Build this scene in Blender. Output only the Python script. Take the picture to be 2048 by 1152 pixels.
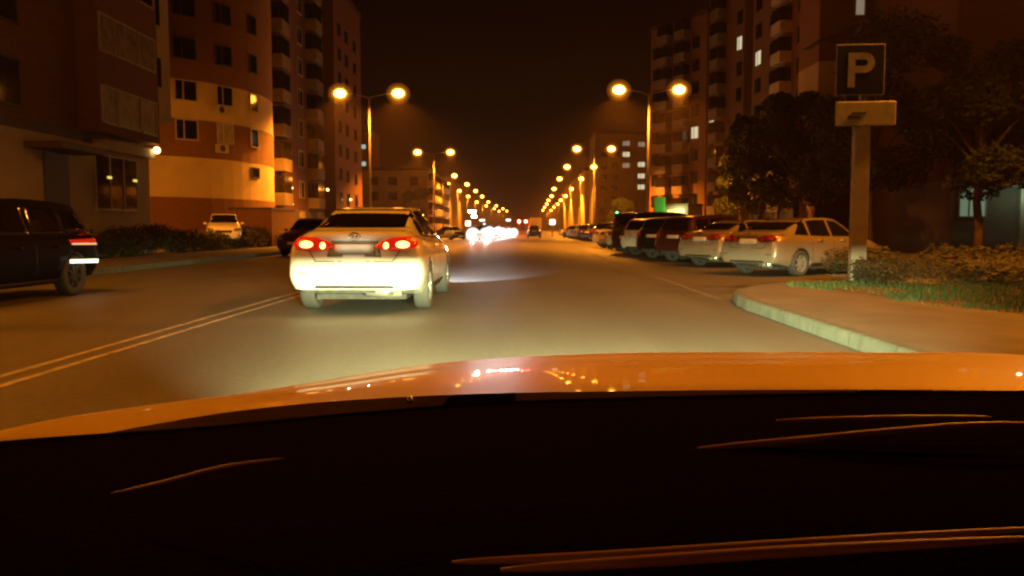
import bpy, bmesh, math, random
from mathutils import Vector, Matrix, noise
from mathutils.bvhtree import BVHTree

random.seed(7)
R = math.radians
scene = bpy.context.scene
for o in list(bpy.data.objects):
    bpy.data.objects.remove(o)
C = scene.collection

# ------------------------------------------------------------------ camera
CAM_H = 1.18
cam_d = bpy.data.cameras.new("camera")
cam_d.sensor_width = 36.0
cam_d.lens = 36.0 * 1600.0 / 2048.0
cam_d.clip_start = 0.05
cam_d.clip_end = 3000
cam = bpy.data.objects.new("camera", cam_d)
C.objects.link(cam)
cam.location = (0, 0, CAM_H)
cam.rotation_euler = (R(90 - 4.22), 0, R(0.57))
scene.camera = cam

# ------------------------------------------------------------------ night sky
world = bpy.data.worlds.new("World")
scene.world = world
world.use_nodes = True
wn, wl = world.node_tree.nodes, world.node_tree.links
bg = wn['Background']
tc = wn.new('ShaderNodeTexCoord')
sx = wn.new('ShaderNodeSeparateXYZ')
rp = wn.new('ShaderNodeValToRGB')
wl.new(tc.outputs['Generated'], sx.inputs[0])
wl.new(sx.outputs['Z'], rp.inputs[0])
rp.color_ramp.elements[0].position = 0.0
rp.color_ramp.elements[0].color = (0.016, 0.0045, 0.0006, 1)
rp.color_ramp.elements[1].position = 0.3
rp.color_ramp.elements[1].color = (0.0009, 0.0002, 0.0001, 1)
wl.new(rp.outputs[0], bg.inputs[0])
bg.inputs[1].default_value = 1.0

scene.view_settings.view_transform = 'Standard'
scene.view_settings.look = 'None'
scene.view_settings.exposure = 0.0
scene.view_settings.gamma = 1.0
scene.render.engine = 'CYCLES'
cy = scene.cycles
cy.use_denoising = True
cy.filter_width = 2.4
cy.max_bounces = 5
cy.volume_bounces = 0
cy.transparent_max_bounces = 6
cy.sample_clamp_indirect = 3.0
cy.sample_clamp_direct = 0
cy.caustics_reflective = False
cy.caustics_refractive = False

SODIUM = (1.0, 0.28, 0.014)
LAMP_W = 17500.0
GLOW_W = 40.0

# ------------------------------------------------------------------ materials
def mat(name, col, rough=0.6, metal=0.0, var=0.0, scale=6.0, bump=0.0, coat=0.0, emit=None, es=0.0, spec=0.5, detail=6.0):
    m = bpy.data.materials.new(name)
    m.use_nodes = True
    n, l = m.node_tree.nodes, m.node_tree.links
    b = n['Principled BSDF']
    b.inputs['Base Color'].default_value = (*col, 1)
    b.inputs['Roughness'].default_value = rough
    b.inputs['Metallic'].default_value = metal
    b.inputs['Specular IOR Level'].default_value = spec
    b.inputs['Coat Weight'].default_value = coat
    b.inputs['Coat Roughness'].default_value = 0.03
    if emit:
        b.inputs['Emission Color'].default_value = (*emit, 1)
        b.inputs['Emission Strength'].default_value = es
    if var or bump:
        t = n.new('ShaderNodeTexCoord')
        nz = n.new('ShaderNodeTexNoise')
        nz.inputs['Scale'].default_value = scale
        nz.inputs['Detail'].default_value = detail
        l.new(t.outputs['Object'], nz.inputs['Vector'])
        if var:
            rm = n.new('ShaderNodeValToRGB')
            lo = [max(0, c * (1 - var)) for c in col]
            hi = [min(1, c * (1 + var)) for c in col]
            rm.color_ramp.elements[0].position = 0.3
            rm.color_ramp.elements[0].color = (*lo, 1)
            rm.color_ramp.elements[1].position = 0.7
            rm.color_ramp.elements[1].color = (*hi, 1)
            l.new(nz.outputs[0], rm.inputs[0])
            l.new(rm.outputs[0], b.inputs['Base Color'])
        if bump:
            bp = n.new('ShaderNodeBump')
            bp.inputs['Strength'].default_value = bump
            bp.inputs['Distance'].default_value = 0.02
            l.new(nz.outputs[0], bp.inputs['Height'])
            l.new(bp.outputs[0], b.inputs['Normal'])
    return m

def asphalt():
    m = mat('asphalt', (0.085, 0.08, 0.07), 0.56, spec=0.5)
    n, l = m.node_tree.nodes, m.node_tree.links
    b = n['Principled BSDF']
    t = n.new('ShaderNodeTexCoord')
    mp = n.new('ShaderNodeMapping')
    mp.inputs['Scale'].default_value = (1.0, 0.12, 1.0)   # worn wheel tracks run along the road
    l.new(t.outputs['Object'], mp.inputs[0])
    big = n.new('ShaderNodeTexNoise'); big.inputs['Scale'].default_value = 0.9; big.inputs['Detail'].default_value = 5
    l.new(mp.outputs[0], big.inputs['Vector'])
    fine = n.new('ShaderNodeTexNoise'); fine.inputs['Scale'].default_value = 17; fine.inputs['Detail'].default_value = 3
    l.new(t.outputs['Object'], fine.inputs['Vector'])
    mx = n.new('ShaderNodeMix'); mx.data_type = 'RGBA'
    mx.inputs[6].default_value = (0.062, 0.058, 0.049, 1)
    mx.inputs[7].default_value = (0.15, 0.14, 0.118, 1)
    l.new(big.outputs[0], mx.inputs[0])
    mx2 = n.new('ShaderNodeMix'); mx2.data_type = 'RGBA'; mx2.blend_type = 'MULTIPLY'
    mx2.inputs[0].default_value = 0.9
    l.new(mx.outputs[2], mx2.inputs[6])
    l.new(fine.outputs[0], mx2.inputs[7])
    mul = n.new('ShaderNodeMix'); mul.data_type = 'RGBA'; mul.blend_type = 'ADD'; mul.inputs[0].default_value = 0.42
    l.new(mx2.outputs[2], mul.inputs[6]); l.new(mx.outputs[2], mul.inputs[7])
    l.new(mul.outputs[2], b.inputs['Base Color'])
    bp = n.new('ShaderNodeBump'); bp.inputs['Strength'].default_value = 0.35; bp.inputs['Distance'].default_value = 0.01
    l.new(fine.outputs[0], bp.inputs['Height']); l.new(bp.outputs[0], b.inputs['Normal'])
    return m

def brickish(name, a, c, mortar, sc=1.0):
    m = mat(name, a, 0.85)
    n, l = m.node_tree.nodes, m.node_tree.links
    b = n['Principled BSDF']
    t = n.new('ShaderNodeTexCoord')
    sp = n.new('ShaderNodeSeparateXYZ'); cb = n.new('ShaderNodeCombineXYZ')
    ad = n.new('ShaderNodeMath'); ad.operation = 'ADD'
    l.new(t.outputs['Object'], sp.inputs[0])
    l.new(sp.outputs[0], ad.inputs[0]); l.new(sp.outputs[1], ad.inputs[1])
    l.new(ad.outputs[0], cb.inputs[0]); l.new(sp.outputs[2], cb.inputs[1])
    br = n.new('ShaderNodeTexBrick')
    br.inputs['Color1'].default_value = (*a, 1); br.inputs['Color2'].default_value = (*c, 1)
    br.inputs['Mortar'].default_value = (*mortar, 1)
    br.inputs['Scale'].default_value = sc
    br.inputs['Brick Width'].default_value = 0.26; br.inputs['Row Height'].default_value = 0.09
    br.inputs['Mortar Size'].default_value = 0.008
    l.new(cb.outputs[0], br.inputs['Vector'])
    l.new(br.outputs['Color'], b.inputs['Base Color'])
    return m

def kerbmat():
    m = mat('kerb concrete', (0.095, 0.108, 0.088), 0.85, var=0.25, scale=5, bump=0.2)
    n, l = m.node_tree.nodes, m.node_tree.links
    b = n['Principled BSDF']
    src = b.inputs['Base Color'].links[0].from_socket
    t = n.new('ShaderNodeTexCoord'); sp = n.new('ShaderNodeSeparateXYZ'); l.new(t.outputs['Object'], sp.inputs[0])
    fr_ = n.new('ShaderNodeMath'); fr_.operation = 'FRACT'; l.new(sp.outputs[1], fr_.inputs[0])
    lt = n.new('ShaderNodeMath'); lt.operation = 'LESS_THAN'; l.new(fr_.outputs[0], lt.inputs[0]); lt.inputs[1].default_value = .025
    mx = n.new('ShaderNodeMix'); mx.data_type = 'RGBA'
    l.new(lt.outputs[0], mx.inputs[0]); l.new(src, mx.inputs[6]); mx.inputs[7].default_value = (.06, .055, .045, 1)
    l.new(mx.outputs[2], b.inputs['Base Color'])
    return m
M = dict(
    asphalt=asphalt(),
    ground=mat('soil', (0.09, 0.065, 0.045), 0.95, var=0.4, scale=0.8, bump=0.6),
    pave=mat('paving', (0.13, 0.118, 0.092), 0.85, var=0.22, scale=1.6, bump=0.25),
    kerb=kerbmat(),
    line=mat('road paint', (0.34, 0.31, 0.26), 0.8, var=0.4, scale=7),
    fline=mat('worn road paint', (0.15, 0.14, 0.12), 0.8, var=0.4, scale=3),
    cream=mat('cream render', (0.62, 0.5, 0.32), 0.85, var=0.12, scale=0.7),
    pale=mat('pale render', (0.6, 0.52, 0.38), 0.85, var=0.15, scale=0.9),
    brown=brickish('brown brick', (0.2, 0.085, 0.045), (0.25, 0.11, 0.055), (0.2, 0.13, 0.09)),
    brick=brickish('red brick', (0.16, 0.06, 0.035), (0.2, 0.08, 0.045), (0.16, 0.1, 0.07)),
    grey=mat('grey render', (0.2, 0.16, 0.12), 0.85, var=0.15, scale=0.6),
    roof=mat('roof metal', (0.08, 0.05, 0.04), 0.6),
    frame=mat('window frame', (0.5, 0.45, 0.4), 0.5),
    dframe=mat('dark frame', (0.06, 0.05, 0.045), 0.5),
    glass=mat('dark window glass', (0.012, 0.01, 0.01), 0.06, spec=0.6),
    bglass=mat('curtained window', (0.32, 0.27, 0.2), 0.25, var=0.4, scale=3),
    lit=mat('lit window', (0.3, 0.3, 0.25), 0.5, emit=(1.0, 0.9, 0.55), es=0.62),
    litdim=mat('dim lit window', (0.3, 0.3, 0.25), 0.5, emit=(0.9, 0.75, 0.5), es=0.22),
    litcool=mat('cool lit window', (0.3, 0.3, 0.25), 0.5, emit=(0.75, 1.0, 0.85), es=0.5),
    litentry=mat('greenish lit entrance', (0.3, 0.3, 0.25), 0.5, emit=(0.6, 1.0, 0.6), es=0.16),
    shoplit=mat('shop window light', (0.3, 0.3, 0.2), 0.5, emit=(1.0, 0.75, 0.12), es=1.0),
    greenlit=mat('green light panel', (0.05, 0.3, 0.05), 0.5, emit=(0.06, 0.6, 0.05), es=0.17),
    signlit=mat('white light panel', (0.8, 0.8, 0.8), 0.5, emit=(1.0, 0.97, 0.8), es=2.5),
    ac=mat('white casing', (0.55, 0.52, 0.46), 0.5),
    pole=mat('galvanised pole', (0.13, 0.115, 0.10), 0.5, metal=0.3),
    dark=mat('black plastic', (0.012, 0.011, 0.01), 0.55),
    under=mat('underbody', (0.035, 0.033, 0.03), 0.8, var=0.5, scale=9),
    tyre=mat('tyre rubber', (0.045, 0.044, 0.042), 0.75),
    rim=mat('alloy rim', (0.5, 0.5, 0.48), 0.3, metal=0.7),
    chrome=mat('chrome', (0.6, 0.6, 0.58), 0.12, metal=1.0),
    cglass=mat('car glass', (0.008, 0.007, 0.007), 0.03, spec=0.7),
    plate=mat('number plate', (0.75, 0.74, 0.68), 0.5),
    lensred=mat('tail lens off', (0.22, 0.012, 0.01), 0.15, coat=1.0),
    lensredon=mat('tail lens lit', (0.5, 0.01, 0.005), 0.2, coat=0.6, emit=(1.0, 0.02, 0.008), es=0.4),
    bulbhot=mat('tail bulb lit', (1, .6, .3), 0.3, emit=(1.0, 0.5, 0.1), es=6.0),
    bulbred=mat('tail bulb off', (0.35, 0.05, 0.02), 0.2, coat=1.0),
    lensclear=mat('headlamp off', (0.45, 0.45, 0.42), 0.1, metal=0.5, coat=1.0),
    headon=mat('headlamp lit', (1, 1, 1), 0.2, emit=(0.93, 0.97, 1.0), es=150.0),
    headwarm=mat('headlamp warm lit', (1, 1, 1), 0.2, emit=(1.0, 0.85, 0.5), es=30.0),
    white=mat('white paint', (0.72, 0.70, 0.66), 0.35, coat=1.0),
    silver=mat('silver paint', (0.36, 0.31, 0.24), 0.34, metal=0.45, coat=1.0),
    beige=mat('beige paint', (0.34, 0.27, 0.2), 0.35, metal=0.4, coat=1.0),
    black=mat('black paint', (0.006, 0.005, 0.005), 0.35, coat=0.6),
    sooty=mat('dull black paint', (0.003, 0.0025, 0.0025), 0.6, coat=0.0, spec=0.1),
    maroon=mat('dark red paint', (0.045, 0.012, 0.01), 0.3, coat=1.0),
    darkgrey=mat('dark grey paint', (0.05, 0.048, 0.045), 0.3, metal=0.3, coat=1.0),
    yellow=mat('yellow paint', (0.66, 0.46, 0.045), 0.42, coat=0.32),
    leaf=mat('leaves', (0.04, 0.055, 0.015), 0.6, var=0.45, scale=0.9),
    hedge=mat('hedge leaves', (0.034, 0.034, 0.014), 0.7, var=0.4, scale=1.2),
    bark=mat('bark', (0.12, 0.085, 0.055), 0.9, var=0.3, scale=8, bump=0.5),
    grass=mat('grass blades', (0.04, 0.075, 0.018), 0.8, var=0.5, scale=1.0),
    signwhite=mat('sign white', (0.24, 0.23, 0.26), 0.7, spec=.1, var=.25, scale=3),
    signblue=mat('sign blue', (0.006, 0.008, 0.045), 0.7, spec=.1),
    post=mat('concrete post', (0.26, 0.22, 0.17), 0.85, var=0.2, scale=4),
    sodium=mat('sodium lens', (1, .8, .5), 0.4, emit=(1.0, 0.32, 0.03), es=42.0),
    whitelamp=mat('white floodlight lens', (1, 1, 1), 0.4, emit=(1.0, 0.95, 0.75), es=60.0),
    redlamp=mat('red signal lens', (1, .1, .1), 0.4, emit=(1.0, 0.12, 0.06), es=45.0),
    greenlamp=mat('green signal lens', (.1, 1, .3), 0.4, emit=(0.1, 1.0, 0.45), es=5.0),
    dash=mat('dashboard plastic', (0.007, 0.004, 0.003), 0.75, bump=.2, scale=160, detail=2, spec=0.0),
    gloss=mat('satin trim', (0.16, 0.08, 0.05), 0.5),
    facadelamp=mat('facade lamp', (1, 1, 1), 0.4, emit=(1.0, 0.6, 0.2), es=6.0),
)

def glow_mat(name, col, st):  # emissive volume that imitates lens bloom round a lamp
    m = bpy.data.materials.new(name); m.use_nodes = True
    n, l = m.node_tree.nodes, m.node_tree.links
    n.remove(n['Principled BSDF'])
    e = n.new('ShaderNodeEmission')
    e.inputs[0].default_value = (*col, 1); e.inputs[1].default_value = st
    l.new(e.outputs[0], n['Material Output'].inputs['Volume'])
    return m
M['globe'] = glow_mat('amber lamp glow', (1.0, .27, .01), .16)
M['globein'] = glow_mat('bright amber lamp glow', (1.0, .36, .02), .8)
M['headglow'] = glow_mat('white headlamp glow', (1.0, .98, .92), 1.3)

# ------------------------------------------------------------------ helpers
def link(name, me, m=None, parent=None, smooth=False):
    ob = bpy.data.objects.new(name, me)
    C.objects.link(ob)
    if m is not None and len(me.materials) == 0:
        for k in (m if isinstance(m, (list, tuple)) else [m]):
            me.materials.append(k)
    if parent is not None:
        ob.parent = parent
    if smooth:
        for p in me.polygons:
            p.use_smooth = True
    return ob

def tomesh(name, bm, smooth=False, recalc=True):
    if recalc:
        bmesh.ops.recalc_face_normals(bm, faces=bm.faces)
    me = bpy.data.meshes.new(name)
    bm.to_mesh(me); bm.free()
    if smooth:
        for p in me.polygons:
            p.use_smooth = True
    return me

def obj(name, bm, m, parent=None, smooth=False):
    return link(name, tomesh(name, bm, smooth), m, parent)

def tag(o, label=None, cat=None, group=None, kind=None):
    if label: o['label'] = label
    if cat: o['category'] = cat
    if group: o['group'] = group
    if kind: o['kind'] = kind
    return o

def empty(name, loc=(0, 0, 0), rz=0.0, label=None, cat=None, group=None):
    o = bpy.data.objects.new(name, None)
    C.objects.link(o)
    o.empty_display_size = 0.3
    o.location = loc
    o.rotation_euler = (0, 0, rz)
    return tag(o, label, cat, group)

def box(bm, x0, x1, y0, y1, z0, z1, mtx=None):
    vs = [bm.verts.new((x, y, z)) for z in (z0, z1) for y in (y0, y1) for x in (x0, x1)]
    for f in ((0, 2, 3, 1), (4, 5, 7, 6), (0, 1, 5, 4), (2, 6, 7, 3), (0, 4, 6, 2), (1, 3, 7, 5)):
        bm.faces.new([vs[i] for i in f])
    if mtx is not None:
        bmesh.ops.transform(bm, matrix=mtx, verts=vs)
    return vs

def newbox(name, dims, m, parent=None, bev=0.0, mtx=None):
    bm = bmesh.new()
    box(bm, *dims, mtx=mtx)
    if bev:
        bmesh.ops.bevel(bm, geom=list(bm.edges), offset=bev, segments=2, affect='EDGES', profile=0.5)
    return obj(name, bm, m, parent)

def tube(bm, p0, p1, r0, r1, n=10, caps=True):
    p0, p1 = Vector(p0), Vector(p1)
    d = (p1 - p0).normalized()
    a = d.orthogonal().normalized(); b = d.cross(a)
    rings = []
    for p, r in ((p0, r0), (p1, r1)):
        rings.append([bm.verts.new(p + (a * math.cos(t) + b * math.sin(t)) * r) for t in [2 * math.pi * i / n for i in range(n)]])
    for i in range(n):
        bm.faces.new((rings[0][i], rings[0][(i + 1) % n], rings[1][(i + 1) % n], rings[1][i]))
    if caps:
        bm.faces.new(rings[0][::-1]); bm.faces.new(rings[1])

def pathtube(bm, pts, r, n=8):
    pts = [Vector(p) for p in pts]
    rings = []
    for i, p in enumerate(pts):
        d = (pts[min(i + 1, len(pts) - 1)] - pts[max(i - 1, 0)]).normalized()
        up = Vector((0, 0, 1)) if abs(d.z) < 0.95 else Vector((0, 1, 0))
        a = d.cross(up).normalized(); b = a.cross(d)
        rr = r[i] if isinstance(r, (list, tuple)) else r
        rings.append([bm.verts.new(p + (a * math.cos(2 * math.pi * k / n) + b * math.sin(2 * math.pi * k / n)) * rr) for k in range(n)])
    for i in range(len(rings) - 1):
        for k in range(n):
            bm.faces.new((rings[i][k], rings[i][(k + 1) % n], rings[i + 1][(k + 1) % n], rings[i + 1][k]))
    bm.faces.new(rings[0][::-1]); bm.faces.new(rings[-1])

def lathe_x(bm, prof, n=28, x_off=0.0):
    """profile of (radius, x) turned about the x axis"""
    rings = []
    for r, x in prof:
        rings.append([bm.verts.new((x + x_off, r * math.cos(2 * math.pi * k / n), r * math.sin(2 * math.pi * k / n))) for k in range(n)])
    for i in range(len(rings) - 1):
        for k in range(n):
            bm.faces.new((rings[i][k], rings[i][(k + 1) % n], rings[i + 1][(k + 1) % n], rings[i + 1][k]))
    return rings

def sheet(name, pts, z, m, kind='structure'):
    bm = bmesh.new()
    bm.faces.new([bm.verts.new((x, y, z)) for x, y in pts])
    o = obj(name, bm, m)
    for p in o.data.polygons:
        if p.normal.z < 0:
            o.data.flip_normals(); break
    return tag(o, kind=kind)

# ------------------------------------------------------------------ ground and road
sheet('ground', [(-340, -60), (340, -60), (340, 760), (-340, 760)], -0.03, M['ground'])
sheet('road', [(-11, -55), (3.3, -55), (13.2, -54.9), (13.2, 740), (-11, 740)], 0.0, M['asphalt'])

# raised pavement island on the right with a rounded tip
tip = [(3.3, -50), (3.3, 11.6), (3.36, 12.4), (3.55, 13.3), (3.95, 14.2), (4.5, 15.0), (5.2, 15.7), (6.1, 16.2), (7.4, 16.6), (9.5, 16.9), (13, 17.1), (30, 17.3)]
def offset_in(pts, d):
    out = []
    for i, p in enumerate(pts):
        a = Vector(pts[max(i - 1, 0)]); b = Vector(pts[min(i + 1, len(pts) - 1)])
        t = (b - a).normalized()
        out.append((p[0] + t.y * d, p[1] - t.x * d))
    return out
def kerb(name, pts, w=0.16, h=0.15, zb=0.0):
    inner = offset_in(pts, w)
    bm = bmesh.new()
    O0 = [bm.verts.new((x, y, zb)) for x, y in pts]
    O1 = [bm.verts.new((x, y, h - 0.02)) for x, y in offset_in(pts, 0.012)]
    O2 = [bm.verts.new((x, y, h)) for x, y in offset_in(pts, 0.035)]
    I1 = [bm.verts.new((x, y, h)) for x, y in inner]
    I0 = [bm.verts.new((x, y, zb)) for x, y in inner]
    for A, B in ((O0, O1), (O1, O2), (O2, I1), (I1, I0)):
        for i in range(len(pts) - 1):
            bm.faces.new((A[i], A[i + 1], B[i + 1], B[i]))
    return tag(obj(name, bm, M['kerb']), kind='structure'), inner
_, inn = kerb('kerb', tip)
sheet('pavement', inn + [(30, -50)], 0.146, M['pave'])
# left pavement and its kerb
lk = [(-11, 700), (-11, -50)]
_, linn = kerb('kerb', lk, w=0.16)
sheet('pavement', [(-11.16, -50), (-11.16, 700), (-14.6, 700), (-14.6, -50)], 0.146, M['pave'])
rk = [(13.2, 17.6), (13.2, 12000)]
_, rin = kerb('kerb', rk, w=0.16)
sheet('pavement', [(13.36, 17.6), (13.36, 700), (17.0, 700), (17.0, 17.6)], 0.146, M['pave'])

# road markings
bm = bmesh.new()
for x in (-4.16, -3.9):
    y = -20.0
    vs = []
    while y < 330:
        w = 0.042 + 0.008 * math.sin(y * 1.7)
        vs.append((bm.verts.new((x - w, y, 0.004)), bm.verts.new((x + w, y, 0.004))))
        y += 3.0
    for a, b in zip(vs, vs[1:]):
        bm.faces.new((a[0], a[1], b[1], b[0]))
tag(obj('centre_line_marking', bm, M['line']), kind='structure')
bm = bmesh.new()
for k in range(0, 40):
    y0 = 13.5 + k * 5.0
    bm.faces.new([bm.verts.new(p) for p in ((3.3, y0, 0.004), (3.40, y0, 0.004), (3.40, y0 + 5.0, 0.004), (3.3, y0 + 5.0, 0.004))])
tag(obj('edge_line_marking', bm, M['fline']), kind='structure')

# ------------------------------------------------------------------ haze
bm = bmesh.new()
box(bm, -360, 360, -80, 800, -1.1, 62)
haze = obj('haze', bm, None)
hm = bpy.data.materials.new('haze air'); hm.use_nodes = True
hn = hm.node_tree.nodes; hl = hm.node_tree.links
hn.remove(hn['Principled BSDF'])
pv = hn.new('ShaderNodeVolumePrincipled')
pv.inputs['Color'].default_value = (0.95, 0.7, 0.45, 1)
pv.inputs['Density'].default_value = 0.0004
pv.inputs['Anisotropy'].default_value = 0.5
hl.new(pv.outputs[0], hn['Material Output'].inputs['Volume'])
haze.data.materials.append(hm)
tag(haze, kind='stuff')
haze['label'] = 'thin warm night haze over the street'
haze['category'] = 'haze'

# ------------------------------------------------------------------ street lamps
def lamp_meshes():
    H = 11.6
    out = []
    bm = bmesh.new()
    tube(bm, (0, 0, 0), (0, 0, 0.5), 0.16, 0.15, 14)
    tube(bm, (0, 0, 0.5), (0, 0, H), 0.105, 0.055, 14)
    out.append(('pole', tomesh('pole', bm, True), M['pole']))
    bm = bmesh.new()
    for s in (-1, 1):
        pathtube(bm, [(0, 0, H - 0.15), (s * 0.5, 0, H + 0.05), (s * 1.2, 0, H + 0.18), (s * 1.95, 0, H + 0.24)], [0.05, 0.045, 0.04, 0.035])
    out.append(('arm', tomesh('arm', bm, True), M['pole']))
    return H, out
LH, LM = lamp_meshes()
def head_mesh(s):
    bm = bmesh.new()
    pr = [(0.0, 0.05, 0.06), (0.12, 0.12, 0.10), (0.4, 0.18, 0.15), (0.72, 0.16, 0.11), (0.88, 0.08, 0.05)]
    rings = []
    for t, w, h in pr:
        rings.append([bm.verts.new((s * (1.85 + t), w * math.cos(a), LH + 0.26 + max(0, math.sin(a)) * h)) for a in [2 * math.pi * k / 12 for k in range(12)]])
    for a, b in zip(rings, rings[1:]):
        for k in range(12):
            bm.faces.new((a[k], a[(k + 1) % 12], b[(k + 1) % 12], b[k]))
    bm.faces.new(rings[0]); bm.faces.new(rings[-1])
    hd = tomesh('lamp_head', bm, True)
    bm = bmesh.new()
    bmesh.ops.create_uvsphere(bm, u_segments=16, v_segments=10, radius=1.0,
                              matrix=Matrix.Translation((s * 2.3, 0, LH + 0.24)) @ Matrix.Diagonal((0.46, 0.36, 0.32, 1)))
    ln = tomesh('lamp_lens', bm, True)
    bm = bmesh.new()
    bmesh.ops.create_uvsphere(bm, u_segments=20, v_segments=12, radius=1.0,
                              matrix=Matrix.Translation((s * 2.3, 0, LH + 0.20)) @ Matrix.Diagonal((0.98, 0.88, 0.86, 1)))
    g1 = tomesh('lamp_globe', bm, True)  # oversize glowing sphere standing in for the lamp's halo, not a fitting
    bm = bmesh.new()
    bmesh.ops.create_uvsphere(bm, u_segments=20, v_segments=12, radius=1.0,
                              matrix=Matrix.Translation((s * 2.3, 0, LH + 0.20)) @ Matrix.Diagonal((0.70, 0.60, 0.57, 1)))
    return hd, ln, g1, tomesh('inner_globe', bm, True)  # denser inner sphere for the bright middle of the halo
HM = {s: head_mesh(s) for s in (-1, 1)}
_pl = {}
def point(name, loc, power, col, rad=0.12, parent=None, kind='POINT'):
    key = (name, power)
    if key not in _pl:
        ld = bpy.data.lights.new(name, kind)
        ld.energy = power; ld.color = col; ld.shadow_soft_size = rad
        _pl[key] = ld
    o = bpy.data.objects.new(name, _pl[key])
    C.objects.link(o); o.location = loc
    if parent: o.parent = parent
    return o
def street_lamp(x, y, label, power=LAMP_W, dz=0.0):
    r = empty('street_lamp', (x, y, dz), 0, label, 'street lamp', 'double-armed sodium street lamps along the road')
    for n, me, m in LM:
        link(n, me, m, r)
    for s in (-1, 1):
        h = link('lamp_head', HM[s][0], M['dframe'], r)
        link('lamp_lens', HM[s][1], M['sodium'], h)
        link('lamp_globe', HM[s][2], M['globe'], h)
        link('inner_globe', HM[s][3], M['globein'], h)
        o = point('lamp_light', (s * 2.3, 0, LH - 0.16), power, SODIUM, 0.12, h, 'SPOT')
        o.data.spot_size = R(150); o.data.spot_blend = .4
        point('lamp_glow', (s * 2.3, 0, LH - 0.16), GLOW_W, SODIUM, 0.12, h)
    return r
right_l = [(9.9, 62.5), (9.9, 108), (10.4, 139), (10.75, 172), (11.4, 215), (12.6, 262), (12.9, 300), (13.8, 345), (14.4, 395), (15.4, 460)]
left_l = [(-11.9, 63.9), (-12.0, 112.5), (-15.5, 162), (-15.0, 193), (-14.8, 226.6), (-14.8, 265), (-14.9, 320), (-13.3, 372), (-11.3, 425), (-10.2, 480)]
ords = ['nearest', 'second nearest', 'third nearest', 'fourth nearest', 'fifth nearest', 'sixth nearest', 'seventh nearest', 'eighth nearest', 'ninth nearest', 'farthest']
for (x, y), w in zip(right_l, ords):
    street_lamp(x, y, f'double orange street lamp behind the parked cars, {w} on the right side')
for (x, y), w in zip(left_l, ords):
    street_lamp(x, y, f'double orange street lamp on the left pavement, {w} on that side')
street_lamp(12.2, 15.0, 'double street lamp beside the right verge, just out of view', 6200)
for x, y, w_ in ((-12.0, 9.5, 'double street lamp left of the passing black car'), (-12.3, -22, 'double street lamp behind us on the left pavement'), (10.9, -14, 'double street lamp behind us on the right pavement')):
    street_lamp(x, y, w_, 5500 if x > 0 else 3000)

# ------------------------------------------------------------------ cars
def catmull(p0, p1, p2, p3, t):
    t2, t3 = t * t, t * t * t
    return [0.5 * ((2 * b) + (-a + c) * t + (2 * a - 5 * b + 4 * c - d) * t2 + (-a + 3 * b - 3 * c + d) * t3) for a, b, c, d in zip(p0, p1, p2, p3)]

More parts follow.
